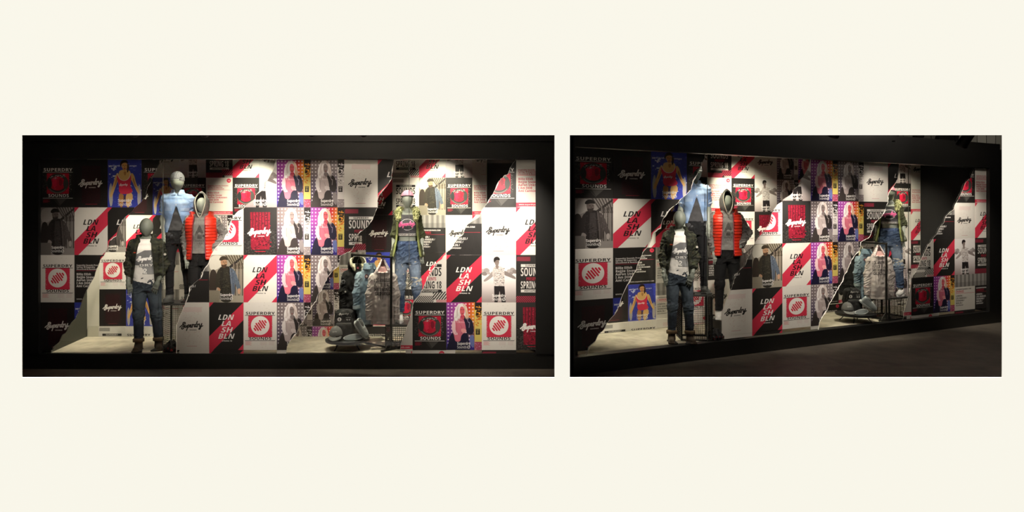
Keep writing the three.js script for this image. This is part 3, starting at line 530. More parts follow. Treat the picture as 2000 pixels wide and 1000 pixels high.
// ---------------------------------------------------------------- mannequins
const SKIN = M('#a3aa9f', 0.5);
const MALE = [[0.84, 0.12, 0.09, 0], [0.93, 0.152, 0.112, -0.012], [1.03, 0.143, 0.105, -0.005], [1.13, 0.132, 0.098, 0], [1.26, 0.146, 0.112, 0.005], [1.38, 0.158, 0.116, 0.003], [1.46, 0.15, 0.098, -0.008], [1.525, 0.1, 0.072, -0.015], [1.56, 0.058, 0.052, -0.012]];
const FEMALE = [[0.84, 0.13, 0.092, -0.005], [0.93, 0.155, 0.112, -0.012], [1.03, 0.14, 0.1, 0], [1.13, 0.115, 0.085, 0.004], [1.24, 0.118, 0.096, 0.008], [1.35, 0.128, 0.116, 0.016], [1.45, 0.125, 0.092, -0.002], [1.515, 0.088, 0.068, -0.01], [1.55, 0.052, 0.048, -0.01]];
const wr = (x, y, z, a) => a * (noise(x * 6, y * 7, z * 6) * 0.75 + noise(x * 15 + y * 5, y * 13 - x * 6, z * 13) * 0.25);
const crease = (x, y, z, a) => a * ((1 - Math.abs(noise(x * 6 + y * 5, y * 12 - x * 7, z * 6 + 3))) ** 4 * -1.5 + 0.3);
function eggHead(x, y, z, c, size = 1) {
  const v = (y - c[1]) / (0.128 * size), w = 0.086 * size * (1 - 0.3 * clamp(-v, 0, 1) ** 1.6), zz = (z - c[2] - 0.012 * clamp(-v, 0, 1)) / (w * 1.24);
  return (Math.hypot((x - c[0]) / w, zz, v) - 1) * 0.085 * size;
}
function handGeo(side) {                                    // fingers along -y, palm to -z, thumb towards the body
  const s = side, fingers = [[-0.028, 0.052, -0.02], [-0.0095, 0.066, -0.004], [0.0095, 0.074, 0.004], [0.028, 0.068, 0.012]];
  const f = (x, y, z) => {
    x *= -s;
    let d = smin(sbox(x, y, z, [0, -0.055, 0], [0.037, 0.045, 0.013], 0.012), cone(x, y, z, [0, 0.03, 0, 0.026], [0, -0.03, 0, 0.025]), 0.03), m = 9;
    fingers.forEach(([fx, len, sp], i) => {
      const b = [fx * -1, -0.088, 0, 0.0098], k1 = [-fx - sp * 0.3, -0.088 - len * 0.5, -0.004 - 0.003 * i, 0.0092], k2 = [-fx - sp * 0.5, -0.088 - len * 0.98, -0.02 - 0.004 * i, 0.0072];
      m = Math.min(m, smin(cone(x, y, z, b, k1), cone(x, y, z, k1, k2), 0.006));
    });
    const t1 = [0.03, -0.02, -0.004, 0.014], t2 = [0.052, -0.058, -0.014, 0.011], t3 = [0.05, -0.092, -0.022, 0.008];
    return smin(smin(d, m, 0.01), smin(cone(x, y, z, t1, t2), cone(x, y, z, t2, t3), 0.008), 0.014);
  };
  return surf(f, [-0.075, -0.18, -0.06], [0.075, 0.05, 0.04], 0.0045);
}
const HAND = { '-1': handGeo(-1), 1: handGeo(1) };
function placeHand(side, wrist, dir, yaw) {
  const Y = new THREE.Vector3(...dir).normalize().negate(), ref = new THREE.Vector3(Math.sin(yaw), 0, Math.cos(yaw)), X = new THREE.Vector3().crossVectors(Y, ref).normalize(), Z = new THREE.Vector3().crossVectors(X, Y);
  return HAND[side].clone().applyMatrix4(new THREE.Matrix4().makeBasis(X, Y, Z).setPosition(...wrist));
}
function makeMannequin(label, spec, pos, turn, scale) {
  const t = thing('mannequin', label, 'mannequin', pos, turn, 'egg-headed display mannequins'); t.scale.setScalar(scale);
  const { arms, legs, head, prof } = spec;
  spec.arm = arms.map((a) => a.j); spec.leg = legs;
  const f = (x, y, z) => {
    let d = trunk(x, y, z, prof);
    for (const a of spec.arm) d = smin(d, limb(x, y, z, a, 0, 0.03), 0.04);
    let l = 9; for (const a of legs) l = Math.min(l, limb(x, y, z, a.slice(0, 3), 0, 0.03));
    d = smin(d, l, 0.04);
    d = smin(d, cone(x, y, z, [0, 1.5, -0.015, spec.nk || 0.052], [head[0] * 0.8, head[1] - 0.06, head[2] - 0.035, spec.nk || 0.046]), 0.03);
    return smin(d, eggHead(x, y, z, head, spec.hs || 1), 0.006);
  };
  const body = surf(f, [-0.45, -0.02, -0.25], [0.45, 1.9, 0.32], 0.0125);
  const geos = [body, ...arms.filter((a) => a.dir).map((a) => placeHand(a.side, a.j[a.j.length - 1].slice(0, 3), a.dir, a.yaw))];
  part('body', merge(geos.map((g) => { g.deleteAttribute('color'); return g; })), spec.skin || SKIN, t);
  return t;
}
// cloth on the trunk with sleeves; hem and opening cut the trunk only
function topSdf(spec, { grow, hem, top = 1.53, sleeves = [], sleeveGrow = 0.03, open, fold = 0.006, flare = 0, quilt = 0, lift, armhole = 0 }) {
  return (x, y, z) => {
    const g = grow + flare * clamp((1.25 - y) / 0.4, 0, 1) + (lift ? lift(x, y, z) : 0);
    let d = trunk(x, Math.max(y, 0.86), z, spec.prof, g) * 0.9;
    if (quilt) d -= quilt * (Math.abs(Math.sin(Math.PI * y / 0.043)) ** 0.5 - 0.6);
    d += wr(x, y, z, fold);
    const h = typeof hem === 'function' ? hem(x) : hem;
    d = Math.max(d, h - y, y - top);
    if (armhole) d = Math.max(d, Math.abs(x) - armhole - 0.15 * clamp(1.2 - y, 0, 1));
    for (const s of sleeves) d = smin(d, limb(x, y, z, s, sleeveGrow, 0.03) + crease(x, y, z, fold * 1.3) + wr(x, y, z, fold), 0.045);
    if (open) { const [a, b] = open(y); if (b > a) d = Math.max(d, -Math.max(a - x, x - b, -0.005 - z)); }
    return d;
  };
}
const cut = (j, n, f) => { const o = j.slice(0, n + 1).map((q) => [...q]); const a = j[n], b = j[n + 1]; if (f > 0) o.push(a.map((v, i) => mix(v, b[i], f))); return o; };
function trousers(spec, { grow, top, hem, fold = 0.005, flare = 0 }) {
  return (x, y, z) => {
    let l = 9; for (const j of spec.leg) l = Math.min(l, limb(x, y, z, j.slice(0, 3), grow + flare * clamp((0.75 - y) / 0.5, 0, 1), 0.03));
    let d = smin(l, trunk(x, y, z, spec.prof, 0.016), 0.03) + wr(x, y, z, fold) + (y < 0.25 || Math.abs(y - 0.5) < 0.09 || y > 0.78 ? crease(x, y, z, fold) : 0);
    return Math.max(d, hem - y, y - top);
  };
}
function ringCollar(c, r0, r1, h, gap, lean = 0.25) {       // stand collar, open at the front
  return (x, y, z) => {
    const v = (y - c[1]) / h, R = mix(r0, r1, clamp(v, 0, 1)), q = Math.hypot(x - c[0], (z - c[2] - lean * (c[1] + h - y)) * 1.0);
    let d = Math.max(Math.abs(q - R) - 0.011, c[1] - y, y - c[1] - h - 0.012 * Math.cos(x * 12));
    return Math.max(d, -Math.max(Math.abs(x - c[0]) - gap - 0.25 * Math.max(0, y - c[1]), -z));
  };
}
const fade = (base, pale, f) => base.map((v, i) => mix(v, pale[i], clamp(f, 0, 1)));
const denim = (base, pale, k = 1) => { const a = lin(base), b = lin(pale); return (x, y, z) => fade(a, b, k * (z > -0.02 ? 1 : 0.3) * (0.75 * Math.exp(-(((y - 0.72) / 0.13) ** 2)) + 0.6 * Math.exp(-(((y - 0.48) / 0.09) ** 2))) + 0.18 * noise(x * 20, y * 20, z * 20) + 0.1 * noise(x * 60, y * 14, z * 60)); };
const plain = (hex, v = 0.12, s = 40) => { const a = lin(hex); return (x, y, z) => { const k = 1 + v * noise(x * s, y * s, z * s); return a.map((q) => q * k); }; };
const CLOTH = VC(0.9, { sheen: 0.25, sheenRoughness: 0.6 });
const CAMO = ['#23271b', '#3d412d', '#0f110b', '#373226'].map(lin);
const camo = (x, y, z) => { const a = noise(x * 14, y * 19, z * 14), b = noise(x * 19 + 9, y * 25, z * 19); return a > 0.3 ? CAMO[2] : b > 0.3 ? CAMO[1] : a < -0.45 ? CAMO[3] : CAMO[0]; };
function printMat(w, h, draw, sx, sy) { return new THREE.MeshStandardMaterial({ map: canvasTex(w, h, draw, sx, sy), transparent: true, roughness: 0.85, side: THREE.DoubleSide }); }
function boot(x0, z0, turn, h = 0.16) {
  return (x, y, z) => {
    const c = Math.cos(turn), s = Math.sin(turn), X = (x - x0) * c - (z - z0) * s, Z = (x - x0) * s + (z - z0) * c;
    let d = cone(X, y, Z, [0, 0.05, 0, 0.045], [0, h, -0.01, 0.054]);
    d = smin(d, cone(X, y, Z, [0, 0.045, 0.02, 0.045], [0, 0.034, 0.14, 0.036]), 0.04);
    d = smin(d, sbox(X, y, Z, [0, 0.014, 0.055], [0.046, 0.014, 0.125], 0.012), 0.01);
    return Math.max(d, -y, y - h - 0.03);
  };
}
function sneakerParts(parent, M1, M2, tf) {                 // trainer pointing along +z, sole on y = 0
  const up = (x, y, z) => {
    let d = smin(cone(x, y, z, [0, 0.045, -0.085, 0.04], [0, 0.038, 0.095, 0.038]), cone(x, y, z, [0, 0.09, -0.09, 0.034], [0, 0.055, 0.05, 0.036]), 0.03);
    d = smin(d, cone(x, y, z, [0, 0.105, -0.095, 0.03], [0, 0.085, -0.04, 0.032]), 0.02);
    d = Math.max(d, 0.018 - y);
    d = Math.max(d, -cone(x, y, z, [0, 0.13, -0.088, 0.026], [0, 0.12, -0.02, 0.025]), -cone(x, y, z, [0, 0.15, -0.09, 0.03], [0, 0.15, -0.01, 0.03]));
    return d;
  };
  const T = tf || new THREE.Matrix4();
  part('lining', new THREE.SphereGeometry(1, 16, 10).scale(0.024, 0.012, 0.05).translate(0, 0.1, -0.055).applyMatrix4(T), M('#3c3e3d', 0.95), parent);
  part('upper', surf(up, [-0.07, 0, -0.15], [0.07, 0.15, 0.15], 0.0055).applyMatrix4(T), M1, parent);
  const so = (x, y, z) => sbox(x, y, z, [0, 0.014, 0], [0.042 + 0.006 * Math.sin(z * 14 + 1.2), 0.014, 0.136], 0.013) ;
  const s = new THREE.Shape(); for (let i = 0; i <= 28; i++) { const a = i / 28 * Math.PI * 2, X = Math.sin(a) * (0.043 + 0.006 * Math.cos(a)), Z = -Math.cos(a) * -0.136; i ? s.lineTo(X, Z) : s.moveTo(X, Z); }
  part('sole', new THREE.ExtrudeGeometry(s, { depth: 0.018, bevelEnabled: true, bevelSize: 0.003, bevelThickness: 0.004, bevelSegments: 2 }).rotateX(-Math.PI / 2).translate(0, 0.005, 0).applyMatrix4(T), M2, parent);
  part('tread', new THREE.ShapeGeometry(s, 8).scale(0.86, 0.92, 1).rotateX(Math.PI / 2).translate(0, 0.0002, 0).applyMatrix4(T), M('#70777a', 0.85, { side: THREE.DoubleSide }), parent, 'dark rubber tread');
  const lac = []; for (let i = 0; i < 5; i++) { const z = 0.012 + i * 0.016, y = 0.1085 - i * 0.0058; lac.push(tube([[-0.026, y - 0.012, z], [0, y, z + 0.004], [0.026, y - 0.012, z]], 0.0036, 5, 8)); }
  part('laces', merge(lac).applyMatrix4(T), M2, parent);
}

// --- first mannequin: camouflage jacket, white print tee, faded jeans, folded boots
const A = {
  skin: M('#737970', 0.5),
  prof: MALE, head: [0.005, 1.69, 0.02],
  arms: [{ side: -1, j: [[-0.158, 1.445, -0.012, 0.05], [-0.212, 1.19, -0.03, 0.04], [-0.205, 0.94, 0.06, 0.027]], dir: [0.28, -1, 0.12], yaw: 0.5 }, { side: 1, j: [[0.158, 1.445, -0.012, 0.05], [0.225, 1.18, -0.03, 0.04], [0.16, 0.94, 0.12, 0.028]], dir: [-0.42, -1, 0.1], yaw: -0.25 }],
  legs: [[[-0.075, 0.88, 0, 0.088], [-0.09, 0.5, 0.02, 0.056], [-0.095, 0.1, -0.02, 0.04], [-0.105, 0.04, 0.1, 0.032]], [[0.09, 0.88, 0, 0.088], [0.125, 0.5, 0.015, 0.056], [0.15, 0.1, -0.02, 0.04], [0.17, 0.04, 0.1, 0.032]]],
};
const M1 = makeMannequin('front mannequin in camouflage jacket, white print tee and jeans, left window', A, pt(285.5, 417, 9.16).setY(LF), 0.36, 1.0);
{
  part('jeans', surf(trousers(A, { grow: 0.014, top: 1.02, hem: 0.13 }), [-0.3, 0.1, -0.2], [0.35, 1.04, 0.25], 0.012, denim('#242d39', '#55626d')), CLOTH, M1);
  const tee = topSdf(A, { grow: 0.02, hem: (x) => 0.925 - 0.28 * x, top: 1.53, fold: 0.005, sleeves: [] });
  const shirt = part('t_shirt', surf(tee, [-0.3, 0.8, -0.2], [0.3, 1.56, 0.25], 0.011, plain('#e9e7e2', 0.03)), CLOTH, M1);
  part('print', patch(tee, -0.15, 0.16, 1.05, 1.38, 0.003, 20, 20), printMat(256, 256, (g) => {
    poly(g, [[6, 22], [60, -6], [96, 4], [96, 40], [40, 62], [6, 60]], '#77787a'); poly(g, [[30, 62], [96, 40], [96, 100], [60, 100]], '#8b8c8d'); 
    script(g, 22, 24, 70, '#f6f5f2', 5.5, false); fit(g, 'DRY', 24, 69, 60, 15, '#55575a'); fit(g, 'DRY', 26, 67, 56, 11, '#f2f1ee'); fit(g, '2', 38, 98, 22, 24, '#8a8b8d'); fit(g, '2', 41, 96, 17, 20, '#f2f1ee');
  }, 100, 100), shirt);
  const open = (y) => { const t = clamp((1.5 - y) / 0.55, 0, 1); return [mix(-0.07, -0.155, t), mix(0.075, 0.12, t)]; };
  const jk0 = topSdf(A, { grow: 0.034, hem: 0.915, top: 1.53, sleeves: [cut(A.arm[0], 1, 0.5), cut(A.arm[1], 1, 0.55)], sleeveGrow: 0.019, open, fold: 0.009 });
  const col = ringCollar([0, 1.49, -0.02], 0.105, 0.115, 0.1, 0.06), jk = (x, y, z) => smin(jk0(x, y, z), col(x, y, z), 0.03);
  const jacket = part('jacket', surf(jk, [-0.4, 0.86, -0.25], [0.42, 1.64, 0.28], 0.011, camo), CLOTH, M1);
  for (const s of [-1, 1]) part('pocket_flap', patch(jk, s < 0 ? -0.16 : 0.1, s < 0 ? -0.085 : 0.19, 1.27, 1.31, 0.006, 8, 4), M('#1d2018', 0.9, { side: THREE.DoubleSide }), jacket);
  part('zip', merge([tube([1.48, 1.35, 1.2, 1.05, 0.93].map((y) => [open(y)[0] - 0.006, y, 0.145 - 0.02 * Math.abs(y - 1.3)]), 0.004, 5), tube([1.48, 1.35, 1.2, 1.05, 0.93].map((y) => [open(y)[1] + 0.006, y, 0.15 - 0.02 * Math.abs(y - 1.3)]), 0.004, 5)]), M('#3a3a34', 0.4, { metalness: 0.6 }), jacket);
  part('chest_label', patch(jk, -0.135, -0.1, 1.345, 1.357, 0.006, 4, 2), M('#d0492a', 0.8, { side: THREE.DoubleSide }), jacket, 'small orange label');
  part('sleeve_badge', new THREE.CylinderGeometry(0.016, 0.016, 0.008, 14).rotateX(Math.PI / 2).translate(0.236, 1.315, 0.045), M('#c9c6bd', 0.8), jacket);
  const fs = [[-0.095, -0.02, 0.12], [0.15, -0.02, -0.2]];
  for (const [x, z, a] of fs) {
    const b = part('boot', surf(boot(x, z, -a), [x - 0.13, -0.01, -0.12], [x + 0.13, 0.22, 0.22], 0.009, plain('#3a2f22', 0.2)), CLOTH, M1);
    part('folded_cuff', new THREE.LatheGeometry([[0.052, 0.115], [0.071, 0.12], [0.074, 0.155], [0.062, 0.172], [0.052, 0.168]].map((p) => new THREE.Vector2(...p)), 20).translate(x, 0, z), M('#5b4a33', 0.9, { side: THREE.DoubleSide }), b);
    part('sole', rbox(0.095, 0.02, 0.26, 0.008, 0, 0.01, 0.045).rotateY(a).translate(x, 0, z), M('#171411', 0.8), b);
  }
}
// --- second mannequin: beanie, open pale denim shirt, dark tee, slim dark trousers
const B = {
  prof: MALE, head: [0.0, 1.69, 0.03],
  arms: [{ side: -1, j: [[-0.152, 1.445, -0.012, 0.05], [-0.188, 1.17, -0.03, 0.039], [-0.165, 0.93, 0.05, 0.027]], dir: [0.22, -1, 0.12], yaw: 0.5 }, { side: 1, j: [[0.152, 1.445, -0.012, 0.05], [0.19, 1.17, -0.03, 0.039], [0.17, 0.93, 0.06, 0.027]], dir: [-0.2, -1, 0.12], yaw: -0.5 }],
  legs: [[[-0.085, 0.88, 0, 0.085], [-0.1, 0.5, 0.02, 0.054], [-0.105, 0.1, -0.02, 0.04], [-0.12, 0.04, 0.1, 0.032]], [[0.085, 0.88, 0, 0.085], [0.115, 0.5, 0.015, 0.054], [0.135, 0.1, -0.02, 0.04], [0.15, 0.04, 0.1, 0.032]]],
};
const P2 = { d: 9.42, y: LF + 0.632 };
const M2 = makeMannequin('mannequin in grey beanie and pale denim shirt on the mesh plinth, left window', B, pt(347, 417, P2.d).setY(P2.y), 0.33, 1.0);
{
  part('trousers', surf(trousers(B, { grow: 0.008, top: 1.02, hem: 0.1 }), [-0.3, 0.08, -0.2], [0.3, 1.04, 0.25], 0.012, plain('#16171b', 0.12)), CLOTH, M2);
  const tee = topSdf(B, { grow: 0.016, hem: (x) => 0.93 + 0.1 * x, top: 1.5, fold: 0.008 });
  part('t_shirt', surf(tee, [-0.3, 0.85, -0.2], [0.3, 1.52, 0.25], 0.011, plain('#4a4a4d', 0.08)), CLOTH, M2);
  const open = (y) => { if (y > 1.34) return [0, 0]; const t = clamp((1.34 - y) / 0.36, 0, 1.1); return [mix(-0.008, -0.115, t), mix(0.004, 0.11, t)]; };
  const sh0 = topSdf(B, { grow: 0.027, hem: (x) => 0.985 + 0.1 * Math.abs(x) + 0.12 * x, top: 1.53, sleeves: [cut(B.arm[0], 0, 0.62), cut(B.arm[1], 0, 0.62)], sleeveGrow: 0.018, open, fold: 0.007 });
  const col = ringCollar([0, 1.505, -0.015], 0.09, 0.072, 0.075, 0.012, 0.35), sh = (x, y, z) => smin(sh0(x, y, z), col(x, y, z), 0.02);
  const dn = ((a, b) => (x, y, z) => fade(a, b, 0.45 + 0.5 * noise(x * 5, y * 6, z * 5 + 2) + 0.12 * noise(x * 40, y * 40, z * 40)))(lin('#6f93c8'), lin('#b3cbe8'));
  const shirt = part('denim_shirt', surf(sh, [-0.42, 0.92, -0.25], [0.42, 1.6, 0.28], 0.011, dn), CLOTH, M2);
  for (const s of [-1, 1]) {
    const x0 = s < 0 ? -0.155 : 0.055, x1 = s < 0 ? -0.055 : 0.155;
    part('pocket_flap', patch(sh, x0, x1, 1.285, 1.325, 0.007, 10, 5), M('#a7c2e4', 0.9, { side: THREE.DoubleSide }), shirt);
    part('chest_pocket', patch(sh, x0 + 0.004, x1 - 0.004, 1.17, 1.29, 0.003, 10, 10), M('#8eafdc', 0.9, { side: THREE.DoubleSide }), shirt);
    const e = cut(B.arm[s < 0 ? 0 : 1], 0, 0.66), c = e[e.length - 1], p = e[e.length - 2], q = new THREE.Quaternion().setFromUnitVectors(new THREE.Vector3(0, 1, 0), new THREE.Vector3(p[0] - c[0], p[1] - c[1], p[2] - c[2]).normalize());
    part('sleeve_cuff', new THREE.LatheGeometry([[0.05, -0.014], [0.068, -0.014], [0.07, 0], [0.068, 0.014], [0.05, 0.014]].map((v) => new THREE.Vector2(...v)), 24).applyQuaternion(q).translate(c[0], c[1], c[2]), M('#c3d3e6', 0.9), shirt);
  }
  part('placket', patch(sh, -0.018, 0.018, 1.35, 1.5, 0.004, 4, 10), M('#9db9df', 0.9, { side: THREE.DoubleSide }), shirt);
  const btn = []; for (const y of [1.37, 1.42, 1.47]) btn.push(new THREE.CylinderGeometry(0.006, 0.006, 0.004, 10).rotateX(Math.PI / 2).translate(0, y, 0.158 - (y - 1.37) * 0.3)); part('buttons', merge(btn), M('#e8e8e4', 0.4), shirt);
  const hat = (x, y, z) => { const d = ell(x, y, z, [0, 1.735, 0.02], [0.091, 0.11, 0.112]) + 0.002 * Math.sin(Math.atan2(z, x) * 46), lo = 1.715 + 0.12 * (z - 0.02) * -0.6; return Math.max(d, lo - y); };
  const cap = part('beanie', surf(hat, [-0.14, 1.66, -0.14], [0.14, 1.88, 0.18], 0.008, plain('#85868a', 0.2, 90)), CLOTH, M2);
  part('beanie_band', new THREE.TorusGeometry(1, 0.12, 8, 36).scale(0.084, 0.104, 0.1).rotateX(Math.PI / 2 + 0.08).translate(0, 1.716, 0.02), M('#7c7d80', 0.95), cap);
  part('beanie_tag', box(0.026, 0.012, 0.004).rotateY(0.45).translate(0.058, 1.75, 0.128), M('#3c3d40', 0.8), cap);
  for (const [x, a] of [[-0.105, 0.2], [0.135, -0.2]]) { const b = part('boot', surf(boot(x, -0.02, -a, 0.12), [x - 0.13, -0.01, -0.12], [x + 0.13, 0.18, 0.22], 0.009, plain('#4b4c4a', 0.1)), CLOTH, M2); part('sole', rbox(0.095, 0.018, 0.26, 0.008, 0, 0.009, 0.045).rotateY(a).translate(x, 0, -0.02), M('#1c1c1b', 0.8), b); }
}
// --- third mannequin: grey hoodie with the hood up under a red quilted vest
const C = {
  prof: MALE, head: [0.005, 1.665, 0.03], hs: 0.86,
  arms: [{ side: -1, j: [[-0.16, 1.445, -0.012, 0.05], [-0.215, 1.19, -0.03, 0.04], [-0.185, 0.95, 0.06, 0.027]], dir: [0.22, -1, 0.12], yaw: 0.4 }, { side: 1, j: [[0.16, 1.445, -0.012, 0.05], [0.3, 1.24, -0.06, 0.041], [0.18, 1.07, 0.09, 0.029]], dir: [-0.75, -0.6, -0.05], yaw: -0.6 }],
  legs: B.legs,
};
const P3 = { d: 9.36, y: LF + 0.33 };
const M3 = makeMannequin('mannequin with grey hood up under a red quilted vest, left window', C, pt(394, 417, P3.d).setY(P3.y), 0.26, 1.0);
{
  part('trousers', surf(trousers(C, { grow: 0.014, top: 1.04, hem: 0.12 }), [-0.3, 0.1, -0.2], [0.3, 1.06, 0.25], 0.012, plain('#0e0e10', 0.1)), CLOTH, M3);
  const hd0 = topSdf(C, { grow: 0.026, hem: 0.99, top: 1.54, sleeves: [cut(C.arm[0], 1, 0.78), cut(C.arm[1], 1, 0.9)], sleeveGrow: 0.02, fold: 0.009 });
  const hood = (x, y, z) => {
    const w = 0.104 * (1 - 0.45 * clamp((y - 1.74) / 0.15, 0, 1)), o = (Math.hypot(x / w, (y - 1.675) / 0.19, (z - 0.015) / 0.135) - 1) * 0.11, i = (Math.hypot(x / (w - 0.027), (y - 1.672) / 0.162, (z - 0.025) / 0.112) - 1) * 0.09;
    const ow = y > 1.7 ? 0.064 * Math.sqrt(Math.max(0, 1 - ((y - 1.7) / 0.135) ** 2)) : 0.064 * (1 - ((1.7 - y) / 0.2) ** 1.6);
    return Math.max(o, -i, -Math.max(Math.abs(x) - ow, -z));
  };
  const hd = (x, y, z) => smin(hd0(x, y, z), hood(x, y, z), 0.02);
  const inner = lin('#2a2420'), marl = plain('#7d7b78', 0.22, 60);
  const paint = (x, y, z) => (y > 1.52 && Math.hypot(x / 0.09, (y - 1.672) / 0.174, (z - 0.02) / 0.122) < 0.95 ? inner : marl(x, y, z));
  const hoodie = part('hoodie', surf(hd, [-0.42, 0.94, -0.25], [0.45, 1.9, 0.28], 0.011, paint), CLOTH, M3);
  const path = []; for (let i = 0; i <= 24; i++) { const a = -Math.PI / 2 + (i / 24) * Math.PI * 2, s = Math.sin(a), c = Math.cos(a), y = s > 0 ? 1.7 + 0.135 * s : 1.7 + 0.2 * s; path.push([c * 0.066 * (s < 0 ? 1 - 0.35 * -s : 1), y, 0.02 + 0.1 * Math.sqrt(Math.max(0.15, 1 - Math.abs(s) ** 2.2)) + (s < 0 ? 0.09 * -s : -0.02 * s)]); }
  part('hood_trim', tube(path, 0.006, 8, 60, true), M('#cfc8b8', 0.95), hoodie, 'pale ribbed hood edge');
  part('hem_band', patch(hd, -0.13, 0.11, 0.995, 1.03, 0.008, 14, 4), M('#8b8884', 0.95, { side: THREE.DoubleSide }), hoodie);
  part('print', patch(hd, -0.085, 0.08, 1.1, 1.42, 0.004, 12, 18), printMat(160, 256, (g) => { const k = '#4a4745'; g.globalAlpha = 0.55; poly(g, [[50, 14], [62, 30], [80, 66], [66, 72], [56, 60], [44, 60], [34, 72], [20, 66], [40, 26]], k); fillBox(g, 32, 74, 36, 30, k); poly(g, [[26, 50], [12, 78], [26, 88], [36, 70]], k); fillBox(g, 72, 76, 18, 16, k); fit(g, 'SUPER', 14, 122, 72, 11, k); fit(g, 'DRY', 24, 140, 50, 11, k); }, 100, 150), hoodie);
  const open = (y) => { const t = clamp((1.5 - y) / 0.58, 0, 1); return [mix(-0.075, -0.105, t), mix(0.062, 0.072, t)]; };
  const v0 = topSdf(C, { grow: 0.06, hem: (x) => 0.9 + 0.05 * Math.abs(x), top: 1.52, open, fold: 0.003, quilt: 0.010, armhole: 0.2 });
  const col = ringCollar([0, 1.48, -0.015], 0.135, 0.15, 0.1, 0.085, 0.2), vs = (x, y, z) => smin(v0(x, y, z), col(x, y, z), 0.025);
  const red = lin('#e5331c'), dk = lin('#7a1712');
  const vest = part('quilted_vest', surf(vs, [-0.36, 0.86, -0.26], [0.36, 1.62, 0.3], 0.0105, (x, y, z) => { const [a, b] = open(y), e = Math.min(Math.abs(x - a), Math.abs(x - b)); return z > 0.02 && e < 0.012 ? dk : red; }), VC(0.42, { clearcoat: 0.15, clearcoatRoughness: 0.5 }), M3);
  for (const s of [0, 1]) part('zip', tube([1.5, 1.4, 1.25, 1.1, 0.93].map((y) => [open(y)[s] + (s ? 0.004 : -0.004), y, 0.165 - 0.03 * Math.abs(y - 1.3)]), 0.0045, 5), M('#b53a55', 0.5), vest);
  for (const [x, a] of [[-0.105, 0.2], [0.135, -0.2]]) { const w = new THREE.MeshStandardMaterial({ color: '#d9d7d2', roughness: 0.7 }); const s = part('shoe', surf((X, y, z) => boot(x, -0.02, -a, 0.09)(X, y, z), [x - 0.13, -0.01, -0.12], [x + 0.13, 0.15, 0.22], 0.009), w, M3); part('sole', rbox(0.095, 0.02, 0.27, 0.008, 0, 0.01, 0.045).rotateY(a).translate(x, 0, -0.02), M('#f0eee8', 0.7), s); }
}
// --- fourth mannequin: pink beanie, fur-collared parka over a cropped tee, ripped wide jeans
const E4 = {
  prof: FEMALE, head: [0, 1.685, 0.025], hs: 0.9, nk: 0.042,
  arms: [{ side: -1, j: [[-0.13, 1.435, -0.012, 0.044], [-0.185, 1.2, -0.02, 0.034], [-0.19, 0.97, 0.05, 0.024]], dir: [0.12, -1, 0.1], yaw: 0.5 }, { side: 1, j: [[0.13, 1.435, -0.012, 0.044], [0.19, 1.2, -0.02, 0.034], [0.195, 0.97, 0.05, 0.024]], dir: [-0.1, -1, 0.1], yaw: -0.5 }],
  legs: [[[-0.08, 0.88, 0, 0.088], [-0.1, 0.5, 0.02, 0.056], [-0.1, 0.12, -0.02, 0.038], [-0.1, 0.04, 0.09, 0.03]], [[0.085, 0.88, 0, 0.088], [0.125, 0.5, 0.015, 0.056], [0.15, 0.12, -0.02, 0.038], [0.16, 0.04, 0.09, 0.03]]],
};
const P4 = { d: 9.46, y: LF + 0.34 };
const M4 = makeMannequin('mannequin in pink beanie, fur-collared parka and ripped blue jeans, left window', E4, pt(796, 417, P4.d).setY(P4.y), 0.1, 1.03);
